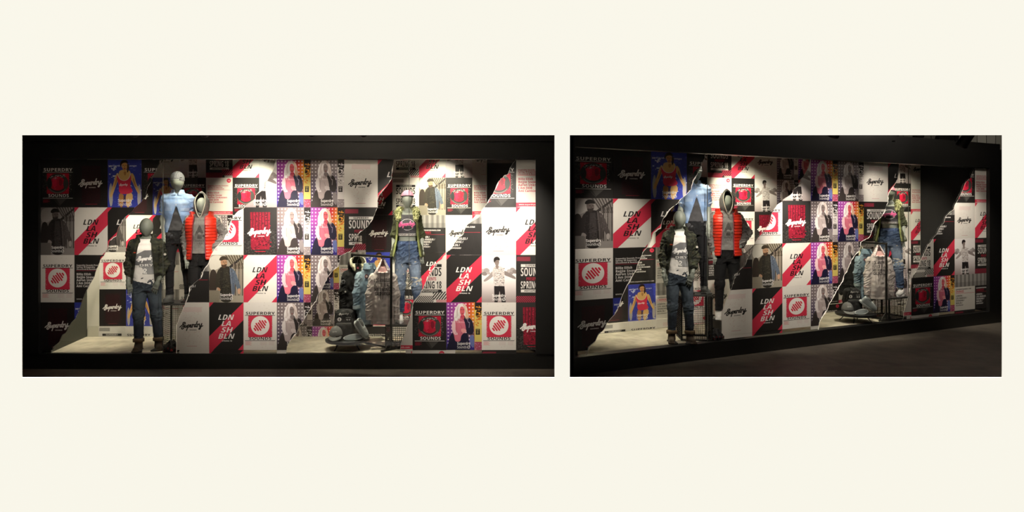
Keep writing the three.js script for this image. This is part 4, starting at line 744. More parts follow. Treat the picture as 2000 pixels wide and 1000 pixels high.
{
  const jn = trousers(E4, { grow: 0.01, top: 1.12, hem: 0.14, fold: 0.006, flare: 0.006 });
  const rip = lin('#d9d3bf'), dn = denim('#3c4f6e', '#93a5ba', 1);
  const jeans = part('jeans', surf(jn, [-0.32, 0.12, -0.2], [0.34, 1.14, 0.25], 0.012, (x, y, z) => { const k = noise(x * 16, y * 30, 4); return z > 0.02 && ((x > 0.05 && y > 0.5 && y < 0.62 && k > 0.05) || (k > 0.8 && y < 0.85 && y > 0.55)) ? rip : dn(x, y, z); }), CLOTH, M4);
  part('waistband', patch(jn, -0.135, 0.135, 1.075, 1.108, 0.006, 14, 4), M('#42557a', 0.9, { side: THREE.DoubleSide }), jeans);
  for (const s of [-1, 1]) part('belt_loop', patch(jn, s * 0.075 - 0.006, s * 0.075 + 0.006, 1.068, 1.112, 0.01, 2, 4), M('#5a7094', 0.9, { side: THREE.DoubleSide }), jeans);
  const tee = topSdf(E4, { grow: 0.014, hem: 1.19, top: 1.48, fold: 0.004 });
  const shirt = part('crop_top', surf(tee, [-0.26, 1.15, -0.2], [0.26, 1.5, 0.25], 0.01, plain('#4d4c50', 0.08)), CLOTH, M4);
  part('print', patch(tee, -0.115, 0.125, 1.25, 1.43, 0.004, 16, 14), printMat(256, 200, (g) => { g.strokeStyle = '#e9e6ea'; g.lineWidth = 2.2; g.beginPath(); g.ellipse(52, 38, 40, 33, 0, 2.9, 6.5); g.stroke(); g.beginPath(); g.ellipse(52, 38, 40, 33, 0, 0.6, 2.1); g.stroke(); script(g, 4, 22, 94, '#f7a6c8', 8, false); script(g, 4, 22, 94, '#ef5f9f', 5, false); fit(g, 'BRAND', 40, 73, 26, 4, '#e9e6ea'); }, 104, 80), shirt);
  part('hem_band', patch(tee, -0.14, 0.14, 1.19, 1.222, 0.006, 16, 3), M(0xffffff, 0.8, { side: THREE.DoubleSide, map: canvasTex(256, 32, (g) => { fillBox(g, 0, 0, 100, 12, '#e8e6e0'); fit(g, 'SUPERDRY SUPERDRY', 2, 10, 96, 8, '#33323a'); }, 100, 12) }), shirt);
  const open = (y) => { const t = clamp((1.42 - y) / 0.52, 0, 1); return [mix(-0.115, -0.175, t * t), mix(0.12, 0.17, t * t)]; };
  const pk = topSdf(E4, { grow: 0.034, flare: 0.07, hem: 0.9, top: 1.5, sleeves: [cut(E4.arm[0], 1, 0.05), cut(E4.arm[1], 1, 0.05)], sleeveGrow: 0.014, open, fold: 0.006 });
  const outer = lin('#3b3f26'), lining = lin('#7f874f');
  const parka = part('parka', surf(pk, [-0.4, 0.86, -0.25], [0.42, 1.53, 0.28], 0.011, (x, y, z) => { const [a, b] = open(y), e = Math.min(Math.abs(x - a), Math.abs(x - b)); const k = 1 + 0.2 * noise(x * 12, y * 12, z * 12); return (z > 0 && e < 0.028 ? lining : outer).map((v) => v * k); }), CLOTH, M4);
  const fur = (x, y, z) => { let d = 9; for (const s of [-1, 1]) d = Math.min(d, limb(x, y, z, [[s * 0.03, 1.53, -0.1, 0.04], [s * 0.105, 1.54, -0.05, 0.045], [s * 0.125, 1.5, 0.05, 0.045], [s * 0.115, 1.42, 0.1, 0.034]])); return d + 0.016 * noise(x * 45, y * 45, z * 45) + 0.008 * noise(x * 90, y * 90, z * 90); };
  const fa = lin('#cfd09a'), fb = lin('#6d7340');
  part('fur_collar', surf(fur, [-0.24, 1.36, -0.18], [0.24, 1.62, 0.18], 0.0075, (x, y, z) => fade(fa, fb, 0.4 + 0.9 * noise(x * 30, y * 30, z * 30))), CLOTH, parka, 'pale green fur collar');
  const hat = (x, y, z) => Math.max(ell(x, y, z, [0, 1.72, 0.012], [0.085, 0.1, 0.106]) + 0.002 * Math.sin(Math.atan2(z, x) * 40), 1.725 - 0.2 * (z - 0.02) * -0.5 - y);
  const cap = part('beanie', surf(hat, [-0.14, 1.66, -0.14], [0.14, 1.86, 0.18], 0.008, plain('#e79ab4', 0.12, 90)), CLOTH, M4);
  part('beanie_band', new THREE.TorusGeometry(1, 0.1, 8, 36).scale(0.079, 0.098, 0.09).rotateX(Math.PI / 2 - 0.1).translate(0, 1.728, 0.012), M('#4a4248', 0.95), cap);
  for (const [x, a] of [[-0.1, 0.1], [0.15, -0.2]]) sneakerParts((() => { const g = new THREE.Group(); g.name = 'trainer'; M4.add(g); return g; })(), M('#f4f3ef', 0.6), M('#ffffff', 0.6), new THREE.Matrix4().makeRotationY(a).setPosition(x, 0, 0.03));
}
// --- the same four in the right window
const rpos = (px, d, y) => pt(px, 417, d).setY(y);
const P2r = { d: 9.87, y: RF + 0.67 }, P3r = { d: 10.12, y: RF + 0.25 }, P4r = { d: 11.9, y: RF + 0.385 };
copy(M1, 'front mannequin in camouflage jacket, white print tee and jeans, right window', rpos(1326, 9.56, RF), -0.12, 1.045);
copy(M2, 'mannequin in grey beanie and pale denim shirt on the mesh plinth, right window', rpos(1357, P2r.d, P2r.y), -0.08, 1.055);
copy(M3, 'mannequin with grey hood up under a red quilted vest, right window', rpos(1419, P3r.d, P3r.y), -0.12, 1.06);
copy(M4, 'mannequin in pink beanie, fur-collared parka and ripped blue jeans, right window', rpos(1738, P4r.d, P4r.y), -0.62, 1.08);

// ---------------------------------------------------------------- plinths, rack, hanging clothes, table and what lies on it
function meshPlinth(label, x0, x1, d0, d1, y0, h, turn = 0, c0 = null) {
  const w = x1 - x0, dp = d1 - d0, t = thing('mesh_plinth', label, 'plinth', [(x0 + x1) / 2, y0, -(d0 + d1) / 2], turn), ink = M('#1b1b1a', 0.5, { metalness: 0.5 });
  part('top', rbox(w, 0.03, dp, 0.006, 0, h - 0.015, 0), M('#3a3a38', 0.5), t);
  const fr = []; for (const sx of [-1, 1]) for (const sz of [-1, 1]) fr.push(box(0.02, h - 0.03, 0.02, sx * (w / 2 - 0.01), (h - 0.03) / 2, sz * (dp / 2 - 0.01)));
  for (const sz of [-1, 1]) fr.push(box(w - 0.04, 0.02, 0.02, 0, 0.01, sz * (dp / 2 - 0.01))); for (const sx of [-1, 1]) fr.push(box(0.02, 0.02, dp - 0.04, sx * (w / 2 - 0.01), 0.01, 0));
  part('frame', merge(fr), ink, t);
  for (const sz of [1, -1]) { const g = []; for (let x = -w / 2 + 0.03; x < w / 2 - 0.02; x += 0.028) g.push(box(0.004, h - 0.05, 0.004, x, (h - 0.03) / 2 + 0.005, sz * (dp / 2 - 0.008))); for (let y = 0.035; y < h - 0.04; y += 0.028) g.push(box(w - 0.04, 0.004, 0.004, 0, y, sz * (dp / 2 - 0.008))); part('wire_grid', merge(g), ink, t); }
  for (const sx of [1, -1]) { const g = []; for (let z = -dp / 2 + 0.03; z < dp / 2 - 0.02; z += 0.028) g.push(box(0.004, h - 0.05, 0.004, sx * (w / 2 - 0.008), (h - 0.03) / 2 + 0.005, z)); for (let y = 0.035; y < h - 0.04; y += 0.028) g.push(box(0.004, 0.004, dp - 0.04, sx * (w / 2 - 0.008), y, 0)); part('wire_grid', merge(g), ink, t); }
  return t;
}
meshPlinth('tall wire mesh plinth under the beanie mannequin, left window', -4.93, -4.53, 9.24, 9.62, LF, 0.632);
meshPlinth('low wire mesh plinth under the parka mannequin, left window', lx(752, 9.22), lx(820, 9.22), 9.22, 9.7, LF, 0.34);
meshPlinth('tall wire mesh plinth under the beanie mannequin, right window', 2.48, 2.93, 9.68, 10.1, RF, 0.67, -0.08);
meshPlinth('low wire mesh plinth under the parka mannequin, right window', 6.36, 7.0, 11.62, 12.2, RF, 0.385, RW.th);
function blockPlinth(label, x, d, y0, h, turn, w = 0.36) {
  const t = thing('block_plinth', label, 'plinth', [x, y0, -d], turn);
  part('top', rbox(w + 0.01, 0.025, w + 0.01, 0.006, 0, h - 0.0125, 0), M('#1d1d1c', 0.5), t); part('side_panel', rbox(w, h - 0.025, w, 0.006, 0, (h - 0.025) / 2, 0), M('#161615', 0.6), t); part('skirting', box(w - 0.02, 0.02, w + 0.012, 0, 0.01, 0), M('#0e0e0e', 0.6), t);
}
blockPlinth('black block plinth under the red vest mannequin, left window', -4.345, 9.36, LF, 0.33, 0, 0.34);
blockPlinth('black block plinth under the red vest mannequin, right window', (1419 - PX) * 10.12 / F, 10.12, RF, 0.25, RW.th - 0.2, 0.38);
function crumpledBag(label, p, turn, s) {
  const t = thing('cloth_bag', label, 'bag', p, turn, 'crumpled black bags'); t.scale.setScalar(s);
  const f = (x, y, z) => Math.max(ell(x, y, z, [0, 0.05, 0], [0.1, 0.1, 0.09]) + 0.025 * noise(x * 14, y * 14, z * 14), -y);
  part('bag_body', surf(f, [-0.16, -0.01, -0.14], [0.16, 0.2, 0.14], 0.011, (x, y, z) => (noise(x * 26, y * 26, z * 26 + 5) > 0.55 && y < 0.07 ? lin('#7d1524') : lin('#141314'))), CLOTH, t);
  part('drawstring', tube([[-0.03, 0.13, 0.03], [0, 0.16, 0.05], [0.03, 0.12, 0.07], [0.05, 0.07, 0.1]], 0.004, 6), M('#2a2a2a', 0.9), t);
}
crumpledBag('crumpled black bag with red flecks at the left tear foot, left window', pt(335, 417, 9.06).setY(LF), 0, 1);
crumpledBag('crumpled black bag with red flecks beside the grey poster, right window', pt(1397, 417, 9.78).setY(RF), 0.5, 1.05);

function rack(label, a, b, y0, h) {                         // a, b: [x, distance] of the front and rear posts
  const t = thing('clothes_rack', label, 'clothes rack', [a[0], y0, -a[1]]), ink = M('#2a2926', 0.45, { metalness: 0.6 });
  const B = [b[0] - a[0], 0, -(b[1] - a[1])], L = Math.hypot(B[0], B[2]), n = [-B[2] / L, 0, B[0] / L];
  part('rail', merge([rod([0, h, 0], [B[0], h, B[2]], 0.0165, 12), new THREE.SphereGeometry(0.021, 12, 8).translate(0, h, 0), new THREE.SphereGeometry(0.021, 12, 8).translate(B[0], h, B[2])]), ink, t);
  for (const q of [[0, 0, 0], B]) {
    part('post', rod([q[0], 0.02, q[2]], [q[0], h, q[2]], 0.017, 12), ink, t);
    part('foot', merge([rod([q[0] - n[0] * 0.17, 0.014, q[2] - n[2] * 0.17], [q[0] + n[0] * 0.17, 0.014, q[2] + n[2] * 0.17], 0.014, 10), rod([q[0] - n[0] * 0.11, 0.02, q[2] - n[2] * 0.11], [q[0], 0.16, q[2]], 0.009), rod([q[0] + n[0] * 0.11, 0.02, q[2] + n[2] * 0.11], [q[0], 0.16, q[2]], 0.009)]), ink, t);
  }
  part('base_rail', rod([0, 0.03, 0], [B[0], 0.03, B[2]], 0.014, 10), ink, t);
}
const rackL = [[lx(764, 9.15), 9.15], [lx(688, 9.72), 9.72]], rackR = [[(1731 - PX) * 11.5 / F, 11.5], [(1661 - PX) * 12.2 / F, 12.2]];
rack('dark steel clothes rack with three hanging garments, left window', rackL[0], rackL[1], LF, 1.28);
rack('dark steel clothes rack with three hanging garments, right window', rackR[0], rackR[1], RF, 1.33);
const HANG = [[-0.8, 0.185, 0.062, 0], [-0.5, 0.19, 0.075, 0.01], [-0.28, 0.185, 0.075, 0.01], [-0.14, 0.17, 0.066, 0], [-0.07, 0.125, 0.056, 0], [-0.02, 0.08, 0.05, 0], [0.015, 0.05, 0.045, 0]];
function garmentSdf({ len = 0.8, wide = 1, sleeve, fold = 0.008, open = 0, grow = 0 }) {
  const P = HANG.map(([y, a, b, z], i) => [i === 0 ? -len : y, a * wide, b, z]), sl = [-1, 1].map((s) => [[s * 0.15 * wide, -0.125, 0, 0.052], [s * 0.2 * wide, -0.36, 0.02, 0.05], [s * 0.205 * wide, -sleeve, 0.035, 0.042]]);
  return (x, y, z) => {
    let d = trunk(x, y, z, P, grow) * 0.9 + fold * (noise(x * 15, y * 2.2, z * 5) * clamp(-y * 2, 0.15, 1) + noise(x * 7 + y * 9, y * 8 - x * 9, z * 8) * 0.35);
    d = Math.max(d, -len - y);
    for (const s of sl) d = smin(d, limb(x, y, z, s, 0, 0.03) + crease(x, y, z, 0.007) + wr(x, y, z, 0.004), 0.02);
    if (open) d = Math.max(d, -Math.max(Math.abs(x) - open * (0.35 + 0.9 * clamp(-y, 0, 0.6)), -0.01 - z));
    return d;
  };
}
function hanger(t) {
  const m = M('#777672', 0.3, { metalness: 0.8 });
  part('hanger_hook', tube([[0, 0.0, 0], [0, 0.075, 0], [0.02, 0.1, 0], [0.022, 0.135, 0], [0, 0.155, 0], [-0.02, 0.135, 0]], 0.0035, 6), m, t);
}
const dnm = (a, b) => { const A1 = lin(a), B1 = lin(b); return (x, y, z) => fade(A1, B1, 0.45 + 0.45 * noise(x * 6, y * 4, z * 6 + 3) + 0.2 * noise(x * 45, y * 12, z * 45)); };
function pin(t, f, x, y, r, color, dot) {
  let z = 0.3; while (f(x, y, z) > 0 && z > -0.1) z -= 0.003;
  const g = part('pin_badge', new THREE.CylinderGeometry(r, r, 0.008, 16).rotateX(Math.PI / 2).translate(x, y, z + 0.006), M(color, 0.5), t);
  if (dot) part('emblem', new THREE.CylinderGeometry(r * 0.6, r * 0.6, 0.004, 14).rotateX(Math.PI / 2).translate(x, y, z + 0.012), M(dot, 0.5), g);
}
function hoodie(label, p, turn, s) {
  const t = thing('hanging_hoodie', label, 'hoodie', p, turn); t.scale.setScalar(s); hanger(t);
  const base = garmentSdf({ len: 0.78, wide: 0.93, sleeve: 0.66, fold: 0.011, grow: 0.004 });
  const hc = (x, y, z, g) => cone(x * 0.92, y, z, [0, -0.035, 0, 0.098 - g], [0, 0.1 - g * 1.2, -0.012, 0.034 - g * 0.8]);
  const hood = (x, y, z) => Math.max(hc(x, y, z, 0), -hc(x, y, z, 0.02), -Math.max(Math.abs(x) - Math.max(0.006, 0.062 * (1 - (y + 0.03) / 0.15)), -z - 0.01, -y - 0.05));
  const f = (x, y, z) => smin(base(x, y, z), hood(x, y, z), 0.02), pal = plain('#b9b1ac', 0.06, 50), pa = lin('#e8dfdb'), pb = lin('#5d4a4d'), pin2 = lin('#d3a9a5');
  const b = part('fabric', surf(f, [-0.32, -0.8, -0.14], [0.32, 0.17, 0.16], 0.0105, (x, y, z) => (y > -0.07 && hc(x, y, z, 0) < -0.008 ? fade(pin2, pb, clamp(0.2 + y * 6, 0, 1)) : y > -0.06 && z > 0 ? fade(pa, pb, 0.25 + 0.7 * noise(x * 40, y * 40, z * 40)) : pal(x, y, z))), CLOTH, t);
  part('print', patch(f, -0.125, 0.125, -0.38, -0.13, 0.003, 18, 16), printMat(300, 300, (g) => { const k = '#1c1a1c'; fit(g, 'LOS ANGELES', 3, 24, 94, 20, k); fit(g, 'VENICE BEACH', 3, 48, 95, 20, k); fit(g, 'SANTA MONICA', 3, 72, 96, 20, k); fit(g, 'CALIFORNIA', 10, 96, 80, 20, k); }, 100, 100), b);
  const z0 = 0.1; for (const s2 of [-1, 1]) part('drawstring', tube([[s2 * 0.03, -0.05, z0 - 0.005], [s2 * 0.022, -0.2, z0 + 0.004], [s2 * 0.014 - 0.012, -0.42, z0 + 0.008]], 0.0035, 6), M('#3a3335', 0.8), t);
  part('pouch_pocket', patch(f, -0.13, 0.13, -0.72, -0.53, 0.006, 16, 10), M('#bcb4af', 0.9, { side: THREE.DoubleSide }), b);
  part('hem_band', patch(f, -0.17, 0.17, -0.775, -0.735, 0.007, 16, 4), M('#a8a09b', 0.95, { side: THREE.DoubleSide }), b);
  for (const s2 of [-1, 1]) part('cuff', rod([s2 * 0.192, -0.655, 0.035], [s2 * 0.19, -0.71, 0.036], 0.039, 14), M('#a8a09b', 0.95), b);
}
function denimShirt(label, p, turn, s) {
  const t = thing('hanging_denim_shirt', label, 'shirt', p, turn); t.scale.setScalar(s); hanger(t);
  const f0 = garmentSdf({ len: 0.82, wide: 1, sleeve: 0.56, fold: 0.01 }), col = ringCollar([0, -0.035, 0], 0.088, 0.064, 0.075, 0.012, 0.35), f = (x, y, z) => smin(f0(x, y, z), col(x, y, z), 0.015);
  const b = part('fabric', surf(f, [-0.32, -0.85, -0.14], [0.32, 0.08, 0.16], 0.0105, dnm('#5a7080', '#93a8b2')), CLOTH, t);
  part('placket', patch(f, -0.02, 0.02, -0.76, -0.04, 0.005, 4, 24), M('#7a909d', 0.9, { side: THREE.DoubleSide }), b);
  for (const s2 of [-1, 1]) { part('chest_pocket', patch(f, s2 * 0.1 - 0.05, s2 * 0.1 + 0.05, -0.34, -0.2, 0.005, 8, 8), M('#738a98', 0.9, { side: THREE.DoubleSide }), b); part('rolled_cuff', rod([s2 * 0.206, -0.53, 0.033], [s2 * 0.204, -0.575, 0.036], 0.052, 16), M('#a3b4bb', 0.9), b); }
  const bt = []; for (let i = 0; i < 6; i++) { let z = 0.2; const y = -0.1 - i * 0.12; while (f(0, y, z) > 0) z -= 0.003; bt.push(new THREE.CylinderGeometry(0.006, 0.006, 0.006, 8).rotateX(Math.PI / 2).translate(0, y, z + 0.007)); } part('buttons', merge(bt), M('#d5d2c8', 0.4), b);
  pin(t, f, -0.07, -0.13, 0.026, '#7d2b38', '#e6ddd8'); pin(t, f, 0.04, -0.17, 0.02, '#b03a4a', '#dfe3e8'); pin(t, f, -0.06, -0.42, 0.022, '#b5bd55', '#5f7d4d'); pin(t, f, 0.06, -0.12, 0.02, '#cfd4d9');
}
function parkaHung(label, p, turn, s) {
  const t = thing('hanging_parka', label, 'parka', p, turn); t.scale.setScalar(s); hanger(t);
  const f0 = garmentSdf({ len: 0.9, wide: 1.08, sleeve: 0.72, fold: 0.012, open: 0.05, grow: 0.012 }), hood = (x, y, z) => Math.max(Math.hypot(x / 0.14, (y - 0.01) / 0.13, z / 0.115) * 0.12 - 0.12, -(Math.hypot(x / 0.1, (y - 0.035) / 0.12, (z - 0.03) / 0.1) * 0.1 - 0.1), -Math.max(Math.abs(x) - 0.06, -z, -y - 0.08));
  const f = (x, y, z) => smin(f0(x, y, z), hood(x, y, z), 0.02), k = plain('#131313', 0.15), wv = plain('#cfcdb4', 0.15, 60);
  const b = part('fabric', surf(f, [-0.34, -0.93, -0.15], [0.34, 0.17, 0.17], 0.011, (x, y, z) => (y > -0.1 && Math.hypot(x / 0.118, (y - 0.035) / 0.13, (z - 0.03) / 0.11) < 1.04 && Math.abs(x) > 0.045 && z > -0.04 ? wv(x, y, z) : k(x, y, z))), CLOTH, t);
  part('zip', tube([[0.02, -0.08, 0.085], [0.03, -0.4, 0.095], [0.045, -0.85, 0.085]], 0.004, 6), M('#8a8a88', 0.4, { metalness: 0.7 }), b);
  part('neck_label', box(0.05, 0.03, 0.004, 0, -0.035, 0.0), M('#b3525a', 0.8), b);
  pin(t, f, -0.215, -0.22, 0.03, '#8d8f92', '#2a2b2d'); pin(t, f, -0.19, -0.36, 0.012, '#d8d8d4');
}
const along = (r, s) => [mix(r[0][0], r[1][0], s), mix(r[0][1], r[1][1], s)], hangAt = (r, s, y) => { const [x, d] = along(r, s); return [x, y, -d]; };
hoodie('pale grey hoodie with city names hanging nearest on the rack, left window', hangAt(rackL, 0.2, 1.325), 0.12, 1.0);
denimShirt('pale denim shirt with pin badges between hoodie and parka, left window', hangAt(rackL, 0.55, 1.33), 0.62, 1.0);
parkaHung('black parka with cream hood lining hanging rearmost on the rack, left window', hangAt(rackL, 0.86, 1.33), 0.45, 1.0);
hoodie('pale grey hoodie with city names hanging nearest on the rack, right window', hangAt(rackR, 0.2, 1.4), -0.25, 1.04);
denimShirt('pale denim shirt with pin badges between hoodie and parka, right window', hangAt(rackR, 0.55, 1.4), 0.2, 1.04);
parkaHung('black parka with cream hood lining hanging rearmost on the rack, right window', hangAt(rackR, 0.86, 1.39), -0.3, 1.04);

function lowTable(label, p, s) {
  const t = thing('low_table', label, 'table', p); t.scale.setScalar(s);
  part('tabletop', new THREE.LatheGeometry([[0.0001, 0.098], [0.26, 0.098], [0.285, 0.1], [0.3, 0.112], [0.305, 0.135], [0.298, 0.142], [0.288, 0.138], [0.275, 0.13], [0.0001, 0.13]].map((q) => new THREE.Vector2(...q)), 48), M('#161616', 0.45), t);
  for (let i = 0; i < 4; i++) { const a = i * Math.PI / 2 + 0.6, c = Math.cos(a), n = Math.sin(a); part('leg', rod([c * 0.15, 0.1, n * 0.15], [c * 0.24, 0, n * 0.24], 0.007), M('#141414', 0.5), t); }
}
function backpack(label, p, turn, s) {
  const t = thing('backpack', label, 'backpack', p, turn); t.scale.setScalar(s);
  const f = (x, y, z) => { const top = clamp((y - 0.26) / 0.16, 0, 1), w = 0.135 * Math.sqrt(1 - 0.55 * top * top); return smin(sbox(x, y, z, [0, 0.2, 0], [w, 0.2, 0.075], 0.06), sbox(x, y, z, [0, 0.11, 0.07], [0.112, 0.1, 0.035], 0.03), 0.015) + 0.004 * noise(x * 14, y * 14, z * 14); };
  const b = part('pack_body', surf(f, [-0.17, -0.01, -0.12], [0.17, 0.44, 0.15], 0.009, camo2), CLOTH, t);
  part('top_handle', tube([[-0.03, 0.4, -0.02], [-0.03, 0.435, -0.02], [0.03, 0.435, -0.02], [0.03, 0.4, -0.02]], 0.008, 8), M('#101010', 0.9), t);
  part('zip', tube([[-0.118, 0.22, 0.068], [-0.1, 0.31, 0.072], [-0.05, 0.37, 0.06], [0, 0.38, 0.055], [0.05, 0.37, 0.06], [0.1, 0.31, 0.072], [0.118, 0.22, 0.068]], 0.004, 6), M('#3c3c3a', 0.5), b);
  part('pocket_zip', tube([[-0.1, 0.205, 0.09], [0, 0.21, 0.095], [0.1, 0.205, 0.09]], 0.004, 6), M('#4a4a48', 0.5), b);
  const badge = (x, y, r) => part('patch', patch(f, x - r, x + r, y - r, y + r, 0.003, 8, 8), printMat(64, 64, (g) => { g.fillStyle = '#d9d7d2'; g.beginPath(); g.arc(50, 50, 46, 0, 7); g.fill(); g.fillStyle = '#222'; blob(g, [[44, 20], [58, 22], [60, 50], [54, 84], [44, 84], [38, 50]], '#222'); }, 100, 100), b, 'round white patch with a dark figure');
  badge(-0.06, 0.265, 0.03);
  part('patch', patch(f, 0.02, 0.1, 0.24, 0.3, 0.003, 8, 8), printMat(64, 48, (g) => { fit(g, 'SUPER', 6, 24, 88, 16, '#a9a7a2'); poly(g, [[14, 40], [44, 40], [40, 70], [24, 64]], '#b5b3ae'); poly(g, [[56, 40], [86, 40], [76, 64], [60, 70]], '#b5b3ae'); }, 100, 75), b);
  part('script_print', patch(f, -0.07, 0.08, 0.31, 0.355, 0.003, 10, 6), printMat(128, 48, (g) => script(g, 4, 2, 90, '#8f8d88', 6, false), 100, 40), b);
}
const camo2 = (x, y, z) => { const a = noise(x * 13, y * 13, z * 13); return a > 0.3 ? lin('#2b2b2a') : a < -0.3 ? lin('#141414') : lin('#1d1d1d'); };
function capHat(label, p, turn, s) {
  const t = thing('baseball_cap', label, 'cap', p, turn); t.scale.setScalar(s);
  const dome = (x, y, z) => Math.max(ell(x, y, z, [0, 0.045, 0], [0.088, 0.125, 0.1]) + 0.0012 * Math.cos(Math.atan2(x, z) * 6), 0.045 - y);
  const cr = part('crown', surf(dome, [-0.11, 0.03, -0.12], [0.11, 0.19, 0.12], 0.0065, plain('#5f605e', 0.12, 90)), CLOTH, t);
  const br = (x, y, z) => Math.max(Math.abs(y - (0.05 - 0.9 * Math.max(0, z - 0.05) ** 1 * 0.55 - x * x * 2.2)) - 0.005, Math.hypot(x / 0.084, (z - 0.06) / 0.1) * 0.09 - 0.09, -(Math.hypot(x / 0.08, z / 0.092) * 0.08 - 0.08) , 0.03 - z) ;
  part('brim', surf(br, [-0.1, -0.05, 0.02], [0.1, 0.07, 0.18], 0.0055, plain('#666765', 0.1, 90)), CLOTH, t);
  part('button', new THREE.SphereGeometry(0.008, 10, 8).translate(0, 0.172, 0), M('#5a5b59', 0.9), t);
  const f2 = (x, y, z) => ell(x, y, z, [0, 0.045, 0], [0.088, 0.125, 0.1]);
  part('emblem', patch(f2, -0.035, 0.035, 0.075, 0.125, 0.004, 10, 8), printMat(96, 72, (g) => { script(g, 8, 12, 84, '#8d8e8b', 8, false); for (let i = 0; i < 6; i++) fillBox(g, 22 + i * 10, 56, 5, 5, '#84857f'); }, 100, 72), cr, 'tonal embroidered emblem');
}
const T4 = (toe, up) => { const Z = new THREE.Vector3(...toe).normalize(), X = new THREE.Vector3(...up).cross(Z).normalize(); return new THREE.Matrix4().makeBasis(X, new THREE.Vector3().crossVectors(Z, X), Z); };
const SHOE = [M('#9fa8a8', 0.7), M('#b9bfbd', 0.6)];
function trainer(label, p, rot, s) { const t = thing('trainer', label, 'shoe', p); t.scale.setScalar(s); sneakerParts(t, SHOE[0], SHOE[1], T4(...rot)); }
const tl = LF + 0.131, dTL = 9.28, tr = RF + 0.131 * 1.06, dTR = 11.42;
lowTable('low round black table carrying backpack, cap and trainers, left window', pt(679, 417, dTL).setY(LF), 1.0);
backpack('black backpack with round white patch on the low table, left window', pt(673, 417, dTL + 0.1).setY(tl), 0.12, 1.02);
capHat('grey baseball cap leaning before the backpack, left window', pt(656, 417, dTL - 0.13).setY(tl + 0.03), 0.1, 1.02);
trainer('pale grey trainer standing on its toe against the other, left window', pt(704, 417, dTL - 0.06).setY(tl + 0.13), [[0.62, -0.76, 0.2], [0.62, 0.45, 0.6]], 1.08);
trainer('pale grey trainer lying on its side showing the sole, left window', pt(690, 417, dTL - 0.1).setY(tl + 0.045), [[-1, -0.1, 0.1], [0.1, -0.45, -0.9]], 1.0);
lowTable('low round black table carrying backpack, cap and trainers, right window', pt(1671, 417, dTR).setY(RF), 1.06);
backpack('black backpack with round white patch on the low table, right window', pt(1664, 417, dTR + 0.1).setY(tr), 0.0, 1.08);
capHat('grey baseball cap leaning before the backpack, right window', pt(1655, 417, dTR - 0.14).setY(tr + 0.03), -0.1, 1.08);
trainer('pale grey trainer standing on its toe against the other, right window', pt(1693, 417, dTR - 0.05).setY(tr + 0.13), [[0.8, -0.6, 0.15], [0.5, 0.6, 0.6]], 1.14);
trainer('pale grey trainer lying on its side showing the sole, right window', pt(1683, 417, dTR - 0.12).setY(tr + 0.045), [[-0.95, -0.1, 0.3], [0.1, -0.45, -0.9]], 1.05);

// ---------------------------------------------------------------- spotlights
function spotlight(pos, aim, power, angle, soft, label, color = 0xfff3e2, big = 1) {
  const inn = color === 0xfff6da, up = (inn ? 3.37 : 4.7) - pos.y;
  const t = thing('spotlight', label, 'spotlight', pos, 0, 'spotlights over the shop windows');
  const dir = aim.clone().sub(pos).normalize(), q = new THREE.Quaternion().setFromUnitVectors(new THREE.Vector3(0, -1, 0), dir);
  const can = new THREE.LatheGeometry([[0.001, 0.16], [0.03, 0.16], [0.042, 0.14], [0.045, 0.02], [0.05, 0], [0.046, -0.012], [0.04, -0.012], [0.038, 0.02], [0.001, 0.024]].map((p) => new THREE.Vector2(...p)), 24).scale(big, big, big).applyQuaternion(q);
  part('housing', can, M('#101010', 0.5), t);
  part('lens', new THREE.CylinderGeometry(0.037, 0.037, 0.004, 24).translate(0, 0.012, 0).scale(big, big, big).applyQuaternion(q), M('#222222', 0.3, { emissive: 0xfff0dc, emissiveIntensity: 6 }), t);
  if (!inn) part('bracket', merge([rod([-0.055 * big, 0, 0], [-0.055 * big, 0.24, 0], 0.006), rod([0.055 * big, 0, 0], [0.055 * big, 0.24, 0], 0.006), rod([-0.055 * big, 0.24, 0], [0.055 * big, 0.24, 0], 0.006)]).translate(0, 0.06, 0), M('#0c0c0c', 0.6), t);
  part('stem', rod([0, inn ? 0.12 : 0.3, 0], [0, up, 0], 0.01), M('#0c0c0c', 0.6), t);
  const s = new THREE.SpotLight(color, power, 0, angle, soft, 2); s.position.copy(pos).addScaledVector(dir, 0.03); s.target.position.copy(aim); s.castShadow = true; s.shadow.radius = 2; s.shadow.mapSize.set(1024, 1024);
  scene.add(s, s.target);
  return t;
}
const D = 7.4;
spotlight(pt(262, 261, D), pt(205, 480, 8.95), 9.5, 0.37, 1, 'black spotlight at the top edge of the left picture, leftmost of six');
spotlight(pt(400, 261, D), pt(345, 490, 9.2), 15, 0.4, 0.9, 'black spotlight at the top edge of the left picture, second of six');
spotlight(pt(488, 261, D), pt(525, 470, 8.95), 33, 0.5, 1, 'black spotlight at the top edge of the left picture, third of six');
spotlight(pt(608, 261, D), pt(605, 470, 8.95), 10, 0.45, 1, 'black spotlight at the top edge of the left picture, fourth of six');
spotlight(pt(710, 261, D), pt(800, 460, 9.4), 14, 0.34, 0.9, 'black spotlight at the top edge of the left picture, fifth of six');
spotlight(pt(960, 258, D), pt(962, 480, 8.95), 36, 0.58, 1, 'unseen black spotlight above the top edge of the left picture, rightmost of six');  // out of view; lights the posters towards the right end
const unseenSpotsL = [[250, 9.3, 205, 590, 10.1, 32], [375, 9.1, 370, 490, 9.5, 7], [480, 9.25, 495, 400, 10.1, 26], [680, 9.2, 715, 600, 9.6, 26], [790, 9.08, 800, 490, 9.6, 7], [860, 9.25, 860, 400, 10.1, 26]];
